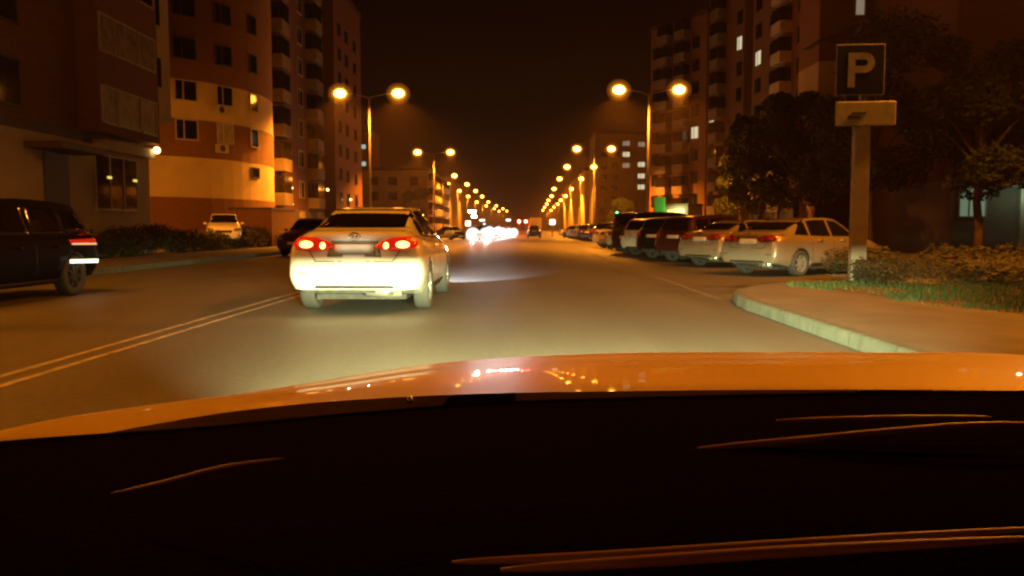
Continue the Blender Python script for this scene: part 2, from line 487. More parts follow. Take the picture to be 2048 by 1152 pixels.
# y, rake, z_bottom, z_mid, z_belt, z_top, w_bottom, w_mid, w_shoulder, w_top
SPEC = {
 'sedan': dict(st=[
  (-2.40, .20, .40, .56, .93, 1.015, .55, .63, .60, .52),
  (-2.37, .20, .335, .56, .98, 1.075, .76, .83, .75, .62),
  (-2.20, .12, .32, .56, 1.0, 1.115, .85, .90, .82, .68),
  (-1.80, .0, .24, .56, .99, 1.135, .84, .91, .85, .70),
  (-1.42, .0, .20, .56, .98, 1.275, .80, .91, .84, .62),
  (-.92, .0, .19, .56, .97, 1.435, .80, .91, .84, .57),
  (-.25, .0, .19, .56, .96, 1.475, .80, .91, .84, .575),
  (.35, .0, .19, .56, .95, 1.44, .80, .91, .84, .57),
  (.85, .0, .19, .56, .94, 1.245, .80, .91, .84, .61),
  (1.25, .0, .19, .56, .92, 1.04, .80, .91, .83, .68),
  (1.75, .0, .20, .54, .85, .955, .79, .90, .80, .66),
  (2.15, -.05, .22, .50, .74, .83, .74, .85, .74, .58),
  (2.36, -.08, .26, .48, .65, .71, .62, .72, .64, .48),
  (2.42, -.08, .32, .47, .60, .64, .48, .56, .50, .38)],
  wheels=(-1.42, 1.40), wr=.325,
  rear_glass=[(-.72, 1.15), (.72, 1.15), (.55, 1.42), (-.55, 1.42)],
  wind=[(-.70, 1.06), (.70, 1.06), (.55, 1.41), (-.55, 1.41)],
  sides=[[(-1.55, 1.04), (-1.02, 1.01), (-.98, 1.36), (-1.22, 1.27)], [(-.93, 1.01), (-.12, .99), (-.12, 1.41), (-.5, 1.415), (-.9, 1.385)],
         [(-.02, .99), (.98, .985), (.62, 1.24), (.36, 1.37), (-.02, 1.41)]],
  tail=[(.27, .90), (.33, .96), (.50, 1.02), (.79, 1.03), (.83, .93), (.78, .87), (.52, .845), (.36, .86)],
  bulbs=[(.42, .91, .035, .045), (.64, .925, .09, .045)],
  head=[(.42, .55), (.50, .66), (.80, .74), (.84, .62), (.62, .54)],
  plate=(.26, .80, .93), pr=.50),
 'suv': dict(st=[
  (-2.28, .10, .42, .62, .95, 1.10, .58, .68, .64, .50),
  (-2.25, .13, .36, .62, 1.05, 1.25, .74, .84, .78, .58),
  (-2.16, .17, .33, .62, 1.06, 1.50, .80, .90, .84, .60),
  (-1.98, .16, .30, .62, 1.06, 1.61, .82, .92, .85, .62),
  (-1.30, .0, .26, .62, 1.05, 1.66, .82, .92, .86, .63),
  (-.4, .0, .24, .62, 1.04, 1.685, .82, .92, .86, .63),
  (.3, .0, .24, .62, 1.03, 1.64, .82, .92, .86, .62),
  (.78, .0, .24, .62, 1.03, 1.40, .82, .92, .86, .65),
  (1.15, .0, .24, .62, 1.02, 1.17, .82, .92, .85, .70),
  (1.65, .0, .25, .6, .97, 1.08, .81, .91, .82, .68),
  (2.05, -.05, .27, .56, .88, .98, .77, .87, .78, .62),
  (2.24, -.06, .3, .54, .78, .86, .66, .76, .68, .54),
  (2.30, -.06, .36, .53, .70, .78, .52, .6, .54, .42)],
  wheels=(-1.38, 1.38), wr=.36,
  rear_glass=[(-.62, 1.13), (.62, 1.13), (.52, 1.53), (-.52, 1.53)],
  wind=[(-.72, 1.17), (.72, 1.17), (.58, 1.59), (-.58, 1.59)],
  sides=[[(-1.98, 1.14), (-1.28, 1.10), (-1.25, 1.52), (-1.80, 1.50)], [(-1.2, 1.10), (-.3, 1.08), (-.3, 1.58), (-1.17, 1.54)],
         [(-.2, 1.08), (.92, 1.07), (.45, 1.46), (.2, 1.56), (-.2, 1.58)]],
  tail=[(.62, .88), (.60, 1.06), (.74, 1.12), (.90, 1.12), (.93, .92), (.80, .86)],
  bulbs=[(.74, 1.0, .055, .045)],
  head=[(.46, .72), (.52, .84), (.82, .90), (.86, .78), (.66, .71)],
  plate=(.26, .84, .96), pr=.6),
 'van': dict(st=[
  (-2.35, .0, .40, .8, 1.15, 1.86, .62, .78, .80, .70),
  (-2.33, .02, .34, .8, 1.15, 1.90, .76, .92, .92, .76),
  (-2.22, .02, .32, .8, 1.15, 1.96, .84, .97, .95, .78),
  (-1.3, .0, .28, .8, 1.15, 2.0, .86, .98, .96, .80),
  (0.0, .0, .28, .8, 1.15, 2.0, .86, .98, .96, .80),
  (1.0, .0, .28, .8, 1.12, 1.93, .86, .98, .95, .76),
  (1.5, .0, .28, .75, 1.1, 1.55, .86, .97, .92, .76),
  (1.85, .0, .28, .7, 1.05, 1.25, .84, .95, .88, .74),
  (2.25, -.04, .3, .62, .9, 1.08, .80, .90, .80, .64),
  (2.42, -.05, .34, .58, .8, .92, .68, .78, .70, .54),
  (2.46, -.05, .4, .58, .74, .82, .54, .62, .56, .44)],
  wheels=(-1.45, 1.5), wr=.35,
  rear_glass=[(-.68, 1.22), (.68, 1.22), (.64, 1.72), (-.64, 1.72)],
  wind=[(-.76, 1.28), (.76, 1.28), (.70, 1.85), (-.70, 1.85)],
  sides=[[(-2.0, 1.22), (-.8, 1.22), (-.8, 1.72), (-2.0, 1.72)], [(-.7, 1.22), (.4, 1.22), (.4, 1.74), (-.7, 1.74)],
         [(.5, 1.22), (1.6, 1.2), (1.35, 1.5), (1.0, 1.72), (.5, 1.74)]],
  tail=[(.80, .85), (.80, 1.25), (.95, 1.25), (.97, .85)],
  bulbs=[(.87, 1.0, .04, .07)],
  head=[(.46, .78), (.52, .92), (.84, .98), (.88, .84), (.66, .76)],
  plate=(.26, .72, .84), pr=.6),
}

def car_body(sp):
    st = sp['st']
    rows = []
    for y, rk_, zb, zm, zbelt, zt, wb, wm, ws, wt in st:
        pts = [(0, zb), (wb * .88, zb), (wb, zb + .05), ((wb + wm * 2) / 3, (zb + zm) / 2 + .0), (wm, zm), ((wm * .75 + ws * .25) + .004, zbelt - .14), (ws + .012, zbelt - .03),
               (ws - .02, zbelt + .012), ((ws * .35 + wt * .65), zbelt * .35 + (zt - .035) * .65), (wt, zt - .035), (wt * .84, zt - .008), (0, zt)]
        rows.append([(x, y + rk_ * max(0, z - .6), z) for x, z in pts])
    # interpolate between stations
    fine = []
    n = len(rows)
    for i in range(n - 1):
        k = 4
        for s in range(k):
            t = s / k
            fine.append([tuple(catmull(rows[max(i - 1, 0)][j], rows[i][j], rows[i + 1][j], rows[min(i + 2, n - 1)][j], t)) for j in range(len(rows[0]))])
    fine.append(rows[-1])
    out = []
    for row in fine:
        m = len(row)
        h = []
        for j in range(m - 1):
            k = 3
            for s in range(k):
                t = s / k
                p = catmull(row[max(j - 1, 0)], row[j], row[j + 1], row[min(j + 2, m - 1)], t)
                h.append((max(0.0, p[0]) if j > 0 or s > 0 else 0.0, p[1], p[2]))
        h.append((0.0, row[-1][1], row[-1][2]))
        full = h + [(-x, y, z) for x, y, z in h[-2:0:-1]]
        out.append(full)
    bm = bmesh.new()
    V = [[bm.verts.new(p) for p in row] for row in out]
    m = len(V[0])
    for a, b in zip(V, V[1:]):
        for k in range(m):
            bm.faces.new((a[k], a[(k + 1) % m], b[(k + 1) % m], b[k]))
    for row, sgn in ((V[0], -1), (V[-1], 1)):
        c = sum((v.co for v in row), Vector()) / m
        prev = row
        for sc_, dy in ((.75, .014), (.35, .022)):
            r2 = [bm.verts.new((c.x + (v.co.x - c.x) * sc_, v.co.y + sgn * dy, c.z + (v.co.z - c.z) * sc_)) for v in row]
            for k in range(m):
                bm.faces.new((prev[k], prev[(k + 1) % m], r2[(k + 1) % m], r2[k]))
            prev = r2
        bm.faces.new(prev)
    return tomesh('body', bm, True)

def boolean_arches(me, sp):
    ob = bpy.data.objects.new('tmp', me); C.objects.link(ob)
    bm = bmesh.new()
    for wy in sp['wheels']:
        for s in (-1, 1):
            lathe_r = sp['wr'] + .045
            n = 28
            ra, rb = [], []
            for k in range(n):
                a = 2 * math.pi * k / n
                ra.append(bm.verts.new((s * .58, wy + lathe_r * math.cos(a), sp['wr'] + lathe_r * math.sin(a))))
                rb.append(bm.verts.new((s * 1.2, wy + lathe_r * math.cos(a), sp['wr'] + lathe_r * math.sin(a))))
            for k in range(n):
                bm.faces.new((ra[k], ra[(k + 1) % n], rb[(k + 1) % n], rb[k]))
            bm.faces.new(ra); bm.faces.new(rb)
    cut = bpy.data.objects.new('cut', tomesh('cut', bm)); C.objects.link(cut)
    md = ob.modifiers.new('b', 'BOOLEAN'); md.operation = 'DIFFERENCE'; md.object = cut; md.solver = 'EXACT'
    dg = bpy.context.evaluated_depsgraph_get()
    dg.update()
    res = bpy.data.meshes.new_from_object(ob.evaluated_get(dg))
    bpy.data.objects.remove(ob); bpy.data.objects.remove(cut)
    for p in res.polygons:
        c = p.center
        p.material_index = 0
        p.use_smooth = True
        for wy in sp['wheels']:
            d = math.hypot(c.y - wy, c.z - sp['wr'])
            if d < sp['wr'] + .046 and abs(c.x) > .56:
                nrm = p.normal
                if abs(nrm.x) > .9 and abs(c.x) > .65:
                    continue
                p.material_index = 1; p.use_smooth = False
    return res

def patch(bvh, outline, axis, sgn, off=.005, cell=.07, flip=1):
    """a panel cut to an outline and laid on the body; axis 'y' = seen from behind / front, 'x' = seen from the side"""
    bm = bmesh.new()
    f = bm.faces.new([bm.verts.new((a, b, 0)) for a, b in outline])
    us = [p[0] for p in outline]; vs = [p[1] for p in outline]
    for lo, hi, no in ((min(us), max(us), (1, 0, 0)), (min(vs), max(vs), (0, 1, 0))):
        n = max(1, int((hi - lo) / cell))
        for i in range(1, n):
            t = lo + (hi - lo) * i / n
            co = (t, 0, 0) if no[0] else (0, t, 0)
            bmesh.ops.bisect_plane(bm, geom=list(bm.verts) + list(bm.edges) + list(bm.faces), plane_co=co, plane_no=no)
    last = None
    for v in bm.verts:
        a, b = v.co.x, v.co.y
        if axis == 'y':
            org = Vector((a, sgn * 5, b)); d = Vector((0, -sgn, 0))
        else:
            org = Vector((sgn * 3, a, b)); d = Vector((-sgn, 0, 0))
        h, nr, _, _ = bvh.ray_cast(org, d)
        tries = 0
        while h is None and tries < 60:
            tries += 1
            if axis == 'y': org.x *= .985
            else: org.z += .01 * (1 if org.z < .6 else -1)
            h, nr, _, _ = bvh.ray_cast(org, d)
        if h is None:
            h, nr, _, _ = bvh.find_nearest(org)
        if nr.dot(d) > 0: nr = -nr
        v.co = h + nr * off
        last = (h, nr)
    bnd = [e for e in bm.edges if len(e.link_faces) == 1]
    r = bmesh.ops.extrude_edge_only(bm, edges=bnd)
    c = Vector((0, 0, .6))
    for v in [g for g in r['geom'] if isinstance(g, bmesh.types.BMVert)]:
        v.co -= (Vector((0, sgn, 0)) if axis == 'y' else Vector((sgn, 0, 0))) * (off + .012)
    for p in bm.faces: p.smooth = True
    bmesh.ops.recalc_face_normals(bm, faces=bm.faces)
    me = bpy.data.meshes.new('patch'); bm.to_mesh(me); bm.free()
    return me

def ellipse(cx, cz, rx, rz, n=14):
    return [(cx + rx * math.cos(2 * math.pi * k / n), cz + rz * math.sin(2 * math.pi * k / n)) for k in range(n)]
def mir(o): return [(-a, b) for a, b in o][::-1]

def wheel_meshes(r):
    bm = bmesh.new()
    lathe_x(bm, [(r * .66, -.09), (r * .70, -.105), (r * .93, -.11), (r * .985, -.085), (r, -.04), (r, .04), (r * .985, .085), (r * .93, .11), (r * .70, .105), (r * .66, .09)], 32)
    ty = tomesh('tyre', bm, True)
    bm = bmesh.new()
    lathe_x(bm, [(r * .68, -.095), (r * .69, .095), (r * .62, .085), (r * .60, .03)], 28)
    for k in range(7):
        a = 2 * math.pi * k / 7
        mt = Matrix.Rotation(a, 4, 'X')
        box(bm, .045, .085, -.028, .028, r * .1, r * .66, mtx=mt)
    tube(bm, (.03, 0, 0), (.095, 0, 0), r * .2, r * .16, 14)
    rm = tomesh('rim', bm)
    bm = bmesh.new()
    tube(bm, (-.02, 0, 0), (.028, 0, 0), r * .62, r * .62, 20)
    dk = tomesh('brake_disc', bm)
    return ty, rm, dk

CARS = {}
def proto(kind):
    if kind in CARS: return CARS[kind]
    sp = SPEC[kind]
    me = car_body(sp)
    bmx = bmesh.new(); bmx.from_mesh(me)
    bvh = BVHTree.FromBMesh(bmx)
    parts = []
    body = boolean_arches(me, sp)
    P = lambda *a, **k: patch(bvh, *a, **k)
    parts.append(('body', body, 'PAINT', None))
    parts.append(('rear_window', P(sp['rear_glass'], 'y', -1), M['cglass'], None))
    parts.append(('windscreen', P(sp['wind'], 'y', 1), M['cglass'], None))
    for s in (1, -1):
        for q in sp['sides']:
            parts.append(('side_window', P(q, 'x', s), M['cglass'], None))
        t = sp['tail'] if s > 0 else mir(sp['tail'])
        parts.append(('tail_light', P(t, 'y', -1, off=.012, cell=.05), 'TAIL', None))
        for (cx, cz, rx, rz) in sp['bulbs']:
            parts.append(('bulb', P(ellipse(s * cx, cz, rx, rz), 'y', -1, off=.02, cell=.05), 'BULB', 'tail_light'))
        h = sp['head'] if s > 0 else mir(sp['head'])
        parts.append(('headlight', P(h, 'y', 1, off=.012, cell=.05), 'HEAD', None))
        # mirror
        bm = bmesh.new()
        my = .95 if kind == 'sedan' else (.85 if kind == 'suv' else 1.5)
        mz = sp['sides'][2][1][1] + .02
        bmesh.ops.create_uvsphere(bm, u_segments=12, v_segments=8, radius=1.0, matrix=Matrix.Translation((s * .965, my, mz + .05)) @ Matrix.Diagonal((.085, .05, .06, 1)))
        box(bm, min(s * .80, s * .95), max(s * .80, s * .95), my - .03, my + .02, mz, mz + .03)
        parts.append(('wing_mirror', tomesh('wing_mirror', bm, True), 'PAINT1', None))
        for hy in ((-.75, .25) if kind == 'sedan' else ((-.95, .1) if kind == 'suv' else (-.2, .75))):
            parts.append(('door_handle', P([(hy, .86), (hy + .2, .86), (hy + .2, .895), (hy, .89)], 'x', s, off=.03), 'PAINT1', None))
        # door gaps
        for gy in ((-.98, -.07, .98) if kind == 'sedan' else ((-1.24, -.25, .95) if kind == 'suv' else (-.75, .45, 1.55))):
            parts.append(('door_gap', P([(gy, .38), (gy + .012, .38), (gy + .012, .94), (gy, .94)], 'x', s, off=.003), M['dark'], None))
        parts.append(('side_skirt', P([(-.95, .27 if kind != 'sedan' else .22), (.9, .27 if kind != 'sedan' else .22), (.9, .33), (-.95, .33)], 'x', s, off=.015), M['dark'], None))
    hw, z0, z1 = sp['plate']
    parts.append(('plate_recess', P([(-hw - .10, z0 - .035), (hw + .10, z0 - .035), (hw + .06, z1 + .05), (-hw - .06, z1 + .05)], 'y', -1, off=.004), 'PAINTDK' if kind != 'sedan' else M['beige'], None))  # flush patch; on the sedan its darker paint imitates shade in a recess
    parts.append(('number_plate', P([(-hw, z0), (hw, z0), (hw, z1), (-hw, z1)], 'y', -1, off=.02), M['plate'], None))
    parts.append(('boot_handle', P([(-.34, z1 + .055), (.34, z1 + .055), (.34, z1 + .075), (-.34, z1 + .075)], 'y', -1, off=.02), 'PAINT1', None))
    # boot lid gap
    zz = .70 if kind == 'sedan' else .74
    for q in ([(-.50, zz), (.50, zz), (.50, zz + .012), (-.50, zz + .012)], [(-.515, zz), (-.50, zz), (-.62, z1 - .04), (-.632, z1 - .04)], [(.50, zz), (.515, zz), (.632, z1 - .04), (.62, z1 - .04)]):
        parts.append(('boot_gap', P(q, 'y', -1, off=.003), M['dark'], None))
    for s in (-1, 1):
        q = [(.60, .545), (.76, .55), (.76, .565), (.60, .56)]
        parts.append(('bumper_reflector', P(q if s > 0 else mir(q), 'y', -1, off=.006), M['lensred'] if kind != 'sedan' else M['dark'], None))
    z_b = sp['st'][1][2]
    parts.append(('lower_valance', P([(-.55, z_b + .02), (.55, z_b + .02), (.50, z_b + .06), (-.50, z_b + .06)], 'y', -1, off=.008), M['dark'], None))
    # emblem: oval ring with a crossing oval on the boot
    zc = sp['plate'][2] + (.105 if kind == 'sedan' else .12)
    if kind == 'sedan':
        bm = bmesh.new()
        for rx, rz, dz in ((.075, .05, 0), (.028, .044, 0), (.06, .018, .018)):
            prev = None
            ring = [(rx * math.cos(2 * math.pi * k / 20), 0, rz * math.sin(2 * math.pi * k / 20) + dz) for k in range(21)]
            pathtube(bm, ring, .006, 6)
        hh, nn, _, _ = bvh.ray_cast(Vector((0, -5, zc)), Vector((0, 1, 0)))
        bmesh.ops.translate(bm, vec=hh + Vector((0, -.012, 0)), verts=bm.verts)
        parts.append(('emblem', tomesh('emblem', bm, True), M['chrome'], None))
    # front
    fz = sp['head'][0][1]
    parts.append(('grille', P([(-.38, fz - .1), (.38, fz - .1), (.42, fz + .04), (-.42, fz + .04)], 'y', 1, off=.006), M['dark'], None))
    parts.append(('front_plate', P([(-.26, fz - .2), (.26, fz - .2), (.26, fz - .1), (-.26, fz - .1)], 'y', 1, off=.02), M['plate'], None))
    # underbody
    bm = bmesh.new()
    zb = sp['st'][5][2]
    box(bm, -.62, .62, -1.9, 1.9, zb - .02, zb + .05)
    box(bm, -.5, .25, -2.28, -1.85, z_b - .05, z_b + .04)
    tube(bm, (-.72, sp['wheels'][0], sp['wr'] - .04), (.72, sp['wheels'][0], sp['wr'] - .04), .05, .05, 8)
    parts.append(('underbody', tomesh('underbody', bm), M['under'], None))
    bm = bmesh.new()
    tube(bm, (.12, -2.16, z_b - .03), (.60, -2.16, z_b - .03), .085, .085, 14)
    pathtube(bm, [(.50, -2.1, z_b - .03), (.50, -2.28, z_b - .035), (.50, -2.40, z_b - .045)], .034, 12)
    parts.append(('exhaust', tomesh('exhaust', bm, True), M['rim'], None))
    bm = bmesh.new()
    tube(bm, (.50, -2.395, z_b - .045), (.50, -2.404, z_b - .045), .024, .024, 12)
    parts.append(('tailpipe_hole', tomesh('tailpipe_hole', bm), M['dark'], 'exhaust'))
    CARS[kind] = (sp, parts, wheel_meshes(sp['wr']))
    bmx.free()
    return CARS[kind]

def slot(ob, m, i=0):
    while len(ob.data.materials) <= i: ob.data.materials.append(None)
    ob.material_slots[i].link = 'OBJECT'
    ob.material_slots[i].material = m

def car(kind, rx, ry, deg, paint, label, name='parked_car', group=None, z=0.0, tail='off', head='off', cat='car', from_rear=True, rims='rim'):
    """rx, ry: middle of the rear bumper; deg: heading, clockwise from straight ahead"""
    sp, parts, (ty, rm, dk) = proto(kind)
    a = R(deg)
    L = -sp['st'][0][0]
    cx, cy_ = rx + L * math.sin(a), ry + L * math.cos(a)
    root = empty(name, (cx, cy_, z), -a, label, cat, group)
    byname = {}
    for n, me, m, par in parts:
        ob = bpy.data.objects.new(n, me); C.objects.link(ob)
        ob.parent = byname[par] if par else root
        byname[n] = ob
        if m == 'PAINT':
            slot(ob, M[paint]); slot(ob, M['under'], 1)
        elif m == 'PAINT1': slot(ob, M[paint])
        elif m == 'PAINTDK': slot(ob, M[paint])
        elif m == 'TAIL': slot(ob, M['lensredon'] if tail == 'on' else M['lensred'])
        elif m == 'BULB': slot(ob, M['bulbhot'] if tail == 'on' else M['bulbred'])
        elif m == 'HEAD': slot(ob, {'off': M['lensclear'], 'on': M['headon'], 'warm': M['headwarm']}[head])
        else: slot(ob, m)
        if len(me.polygons) > 500: pass
    for wy in sp['wheels']:
        for s in (-1, 1):
            w = link('wheel', ty, M['tyre'], root)
            w.location = (s * .80, wy, sp['wr']); w.rotation_euler = (random.uniform(0, 1) if s > 0 else random.uniform(0, 1), 0, 0 if s > 0 else math.pi)
            slot(link('rim', rm, None, w), M[rims])
            link('brake_disc', dk, M['dark'], w)
    return root

_hg = bmesh.new(); bmesh.ops.create_uvsphere(_hg, u_segments=20, v_segments=12, radius=.74)  # added emissive sphere imitating the glare round a headlamp
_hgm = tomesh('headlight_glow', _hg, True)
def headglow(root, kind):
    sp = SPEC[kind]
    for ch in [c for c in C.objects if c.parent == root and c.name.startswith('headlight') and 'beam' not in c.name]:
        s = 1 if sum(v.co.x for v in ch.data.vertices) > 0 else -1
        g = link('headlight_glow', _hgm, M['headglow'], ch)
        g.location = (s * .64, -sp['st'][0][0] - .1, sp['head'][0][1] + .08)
def headbeam(root, kind, power, col, dip=2.5, xs=(-.62, .62), size=75, y=None, blend=.6, rad=.04, vs=1.0):
    sp = SPEC[kind]
    L = -sp['st'][0][0]
    for x in xs:
        ld = bpy.data.lights.new('headlight_beam', 'SPOT')
        ld.energy = power; ld.color = col; ld.spot_size = R(size); ld.spot_blend = blend; ld.shadow_soft_size = rad
        o = bpy.data.objects.new('headlight_beam', ld); C.objects.link(o)
        o.parent = root
        o.location = (x, L + .12, sp['head'][0][1] + .08)
        o.rotation_euler = (R(90 - dip), 0, 0); o.scale = (1, vs, 1)

# the white sedan ahead
sd = car('sedan', -2.27, 10.95, 0.0, 'white', 'white sedan driving ahead in our lane with lit red tail lights', name='sedan', tail='on', head='warm')
for px_ in (-.13, .13):
    point('plate_lamp', (px_, -2.53, .98), .9, (1.0, .9, .6), .01, sd)
sd.scale = (1.035, 1.02, 1.04)
headbeam(sd, 'sedan', 6000, (0.75, 0.85, 1.0), dip=11.0, size=60, vs=.3)

# right-hand row of angled parked cars
TH = 55
row = [('sedan', 5.68, 20.15, 'silver', 'silver saloon at the near end of the parked row beside the kerb'),
       ('sedan', 5.45, 24.6, 'beige', 'beige saloon parked second from the kerb tip, behind the silver one'),
       ('suv', 5.35, 28.2, 'maroon', 'dark red hatchback parked between the beige saloon and a black SUV'),
       ('suv', 5.1, 31.3, 'black', 'black SUV parked in the row with a pale plate'),
       ('suv', 4.95, 34.9, 'white', 'white SUV parked in the row between a black SUV and a black van'),
       ('van', 5.0, 38.6, 'black', 'tall black van parked in the row beyond the white SUV'),
       ('sedan', 5.1, 42.2, 'white', 'white saloon parked just beyond the tall black van'),
       ('sedan', 5.0, 45.8, 'silver', 'silver saloon parked between two white cars beyond the van'),
       ('sedan', 5.0, 49.4, 'white', 'white saloon parked at the far end of the near row'),
       ('suv', 5.3, 53.5, 'darkgrey', 'dark grey SUV parked last, past the white saloons')]
for k, x, y, p, lab in row:
    car(k, x, y, TH + random.uniform(-3, 3), p, lab, group='cars parked at an angle on the right')
far = [('sedan', 76, 'black', 'black saloon heading the distant parked cluster'), ('suv', 80, 'darkgrey', 'dark grey SUV second in the distant parked cluster'),
       ('sedan', 84.5, 'silver', 'silver saloon in the middle of the distant parked cluster'), ('sedan', 89, 'beige', 'beige saloon in the distant parked cluster'),
       ('suv', 94, 'white', 'white SUV in the distant parked cluster'), ('sedan', 100, 'black', 'black saloon behind the distant white SUV'),
       ('sedan', 107, 'silver', 'silver saloon at the far end of the distant parked cluster')]
for k, y, p, lab in far:
    car(k, 6.3 - (y - 76) * .02, y, TH, p, lab, group='distant cars parked on the right')

# oncoming cars
on = [('sedan', -4.0, 79, 'darkgrey', 'nearest oncoming car with blinding white headlights', 1400),
      ('suv', -4.2, 93, 'darkgrey', 'second oncoming car with white headlights behind the first', 1400),
      ('sedan', -3.0, 112, 'black', 'fourth oncoming car with white headlights nearer the signals', 1400),
      ('suv', -3.4, 101, 'black', 'third oncoming car, a dark SUV with white headlights on', 1400),
 ('sedan', -2.3, 120, 'white', 'pale oncoming car with headlights on between two dark ones', 1400),  # extra car, added to enlarge the headlight glare
 ('sedan', -1.6, 128, 'silver', 'farthest oncoming car with headlights on in the middle of the road', 1400)]  # likewise added, its headlights widen the glare
for k, x, y, p, lab, pw in on:
    r_ = car(k, x, y + 4.8, 180, p, lab, name='oncoming_car', group='oncoming cars with headlights on', head='on')
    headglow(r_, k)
    headbeam(r_, k, pw, (0.95, 0.97, 1.0), dip=0.3, size=24, blend=1.0, rad=.1)
car('suv', 1.85, 104, 0, 'black', 'small dark car driving away in the far right lane', name='car', tail='on')
car('sedan', -8.9, 92, 150, 'black', 'black car waiting on the far left with its front turned to us', name='car', head='off')
car('suv', -17.2, 46.5, 160, 'white', 'white car parked behind the hedge before the curved building', name='parked_car', z=.35)
car('suv', -9.0, 38.5, 188, 'maroon', 'dark red car on the left side just past the hedge', name='car')

# dark car passing on the left, facing us
dc = car('suv', -8.85, 15.1, 180, 'sooty', 'black oncoming car passing us at the left edge', name='passing_car', tail='off', rims='under')
bvb = bmesh.new(); bvb.from_mesh(car_body(SPEC['suv'])); bv = BVHTree.FromBMesh(bvb)
link('side_marker', patch(bv, [(-2.16, .92), (-1.25, .94), (-1.25, .98), (-2.16, 1.0)], 'x', -1, off=.02), M['lensredon'], dc)
me_ = patch(bv, [(-2.14, .885), (-1.3, .90), (-1.3, .925), (-2.14, .915)], 'x', -1, off=.024)
m_ = mat('amber white strip', (1, .7, .5), .4, emit=(1.0, .55, .3), es=.9)
link('tail_lamp_strip', me_, m_, dc)
m2_ = mat('white lamp strip', (1, 1, .8), .4, emit=(1.0, 1.0, .7), es=2.2)
link('side_lamp_strip', patch(bv, [(-2.12, .555), (-1.22, .58), (-1.22, .64), (-2.12, .62)], 'x', -1, off=.024), m2_, dc)  # self-glowing white strip low on the car's flank
bvb.free()

# far truck
t = empty('truck', (2.9, 150, 0), 0, 'pale box truck beyond the small dark car', 'truck')
newbox('cargo_box', (-1.15, 1.15, 0, 6, 1.0, 3.3), M['grey'], t, bev=.04)
newbox('cab', (-1.05, 1.05, 6.1, 8.0, .6, 2.6), M['white'], t, bev=.12)
newbox('chassis', (-.9, .9, .1, 7.6, .55, .95), M['under'], t)
for wy in (1.2, 6.9):
    for s in (-1, 1):
        bm = bmesh.new(); tube(bm, (s * .75, wy, .48), (s * 1.1, wy, .48), .48, .48, 18)
        obj('wheel', bm, M['tyre'], t)
for s in (-1, 1):
    newbox('tail_light', (s * .9 - .1, s * .9 + .1, -.04, .0, .95, 1.15), M['lensredon'], t)

# ------------------------------------------------------------------ buildings
def wall_frame(p0, p1):
    p0, p1 = Vector((p0[0], p0[1], 0)), Vector((p1[0], p1[1], 0))
    d = (p1 - p0).normalized()
    n = Vector((d.y, -d.x, 0))     # outward for counter-clockwise footprints
    return p0, d, n, (p1 - p0).length

def oriented(bm, p0, d, n, s0, s1, o0, o1, z0, z1):
    vs = [bm.verts.new(p0 + d * s + n * o + Vector((0, 0, z))) for z in (z0, z1) for o in (o0, o1) for s in (s0, s1)]
    for f in ((0, 2, 3, 1), (4, 5, 7, 6), (0, 1, 5, 4), (2, 6, 7, 3), (0, 4, 6, 2), (1, 3, 7, 5)):
        bm.faces.new([vs[i] for i in f])

def window(fr, s, z, w, h, pane, parent, o=0.0, mull=1, frame='frame'):
    p0, d, n, _ = fr
    bm = bmesh.new()
    t = .07
    oriented(bm, p0, d, n, s - t, s, o - .02, o + .05, z - t, z + h + t)
    oriented(bm, p0, d, n, s + w, s + w + t, o - .02, o + .05, z - t, z + h + t)
    oriented(bm, p0, d, n, s, s + w, o - .02, o + .05, z + h, z + h + t)
    oriented(bm, p0, d, n, s, s + w, o - .02, o + .10, z - t, z)
    for k in range(mull):
        c = s + w * (k + 1) / (mull + 1) if mull != 1 else s + w * .36
        oriented(bm, p0, d, n, c - .035, c + .035, o - .02, o + .045, z, z + h)
    f = obj('window', bm, M[frame], parent)
    bm = bmesh.new()
    oriented(bm, p0, d, n, s, s + w, o + .004, o + .018, z, z + h)
    obj('pane', bm, M[pane], f)
    return f

def block(name, foot, bands, label, parapet=.6, cat='apartment building', group=None):
    """footprint counter-clockwise; bands = [(z0, z1, material)]"""
    root = empty(name, (0, 0, 0), 0, label, cat, group)
    for z0, z1, mk in bands:
        bm = bmesh.new()
        lo = [bm.verts.new((x, y, z0)) for x, y in foot]; hi = [bm.verts.new((x, y, z1)) for x, y in foot]
        n = len(foot)
        for k in range(n):
            bm.faces.new((lo[k], lo[(k + 1) % n], hi[(k + 1) % n], hi[k]))
        bm.faces.new(lo[::-1]); bm.faces.new(hi)
        obj('wall', bm, M[mk], root)
    cx = sum(p[0] for p in foot) / len(foot); cyy = sum(p[1] for p in foot) / len(foot)
    zt = bands[-1][1]
    bm = bmesh.new()
    g = [(cx + (x - cx) * 1.02, cyy + (y - cyy) * 1.02) for x, y in foot]
    lo = [bm.verts.new((x, y, zt + .003)) for x, y in g]; hi = [bm.verts.new((x, y, zt + parapet)) for x, y in g]
    n = len(g)
    for k in range(n):
        bm.faces.new((lo[k], lo[(k + 1) % n], hi[(k + 1) % n], hi[k]))
    bm.faces.new(lo[::-1]); bm.faces.new(hi)
    obj('roof', bm, M['roof'], root)
    return root

def balcony(fr, s0, s1, z, depth, h, m, parent, glazed=True, pane='glass'):
    p0, d, n, _ = fr
    bm = bmesh.new()
    oriented(bm, p0, d, n, s0, s1, .0, depth, z, z + 1.05)
    b = obj('balcony', bm, M[m], parent)
    if glazed:
        bm = bmesh.new()
        oriented(bm, p0, d, n, s0 + .05, s1 - .05, .0, depth - .05, z + 1.05, z + h)
        obj('glazing', bm, M[pane], b)
    return b

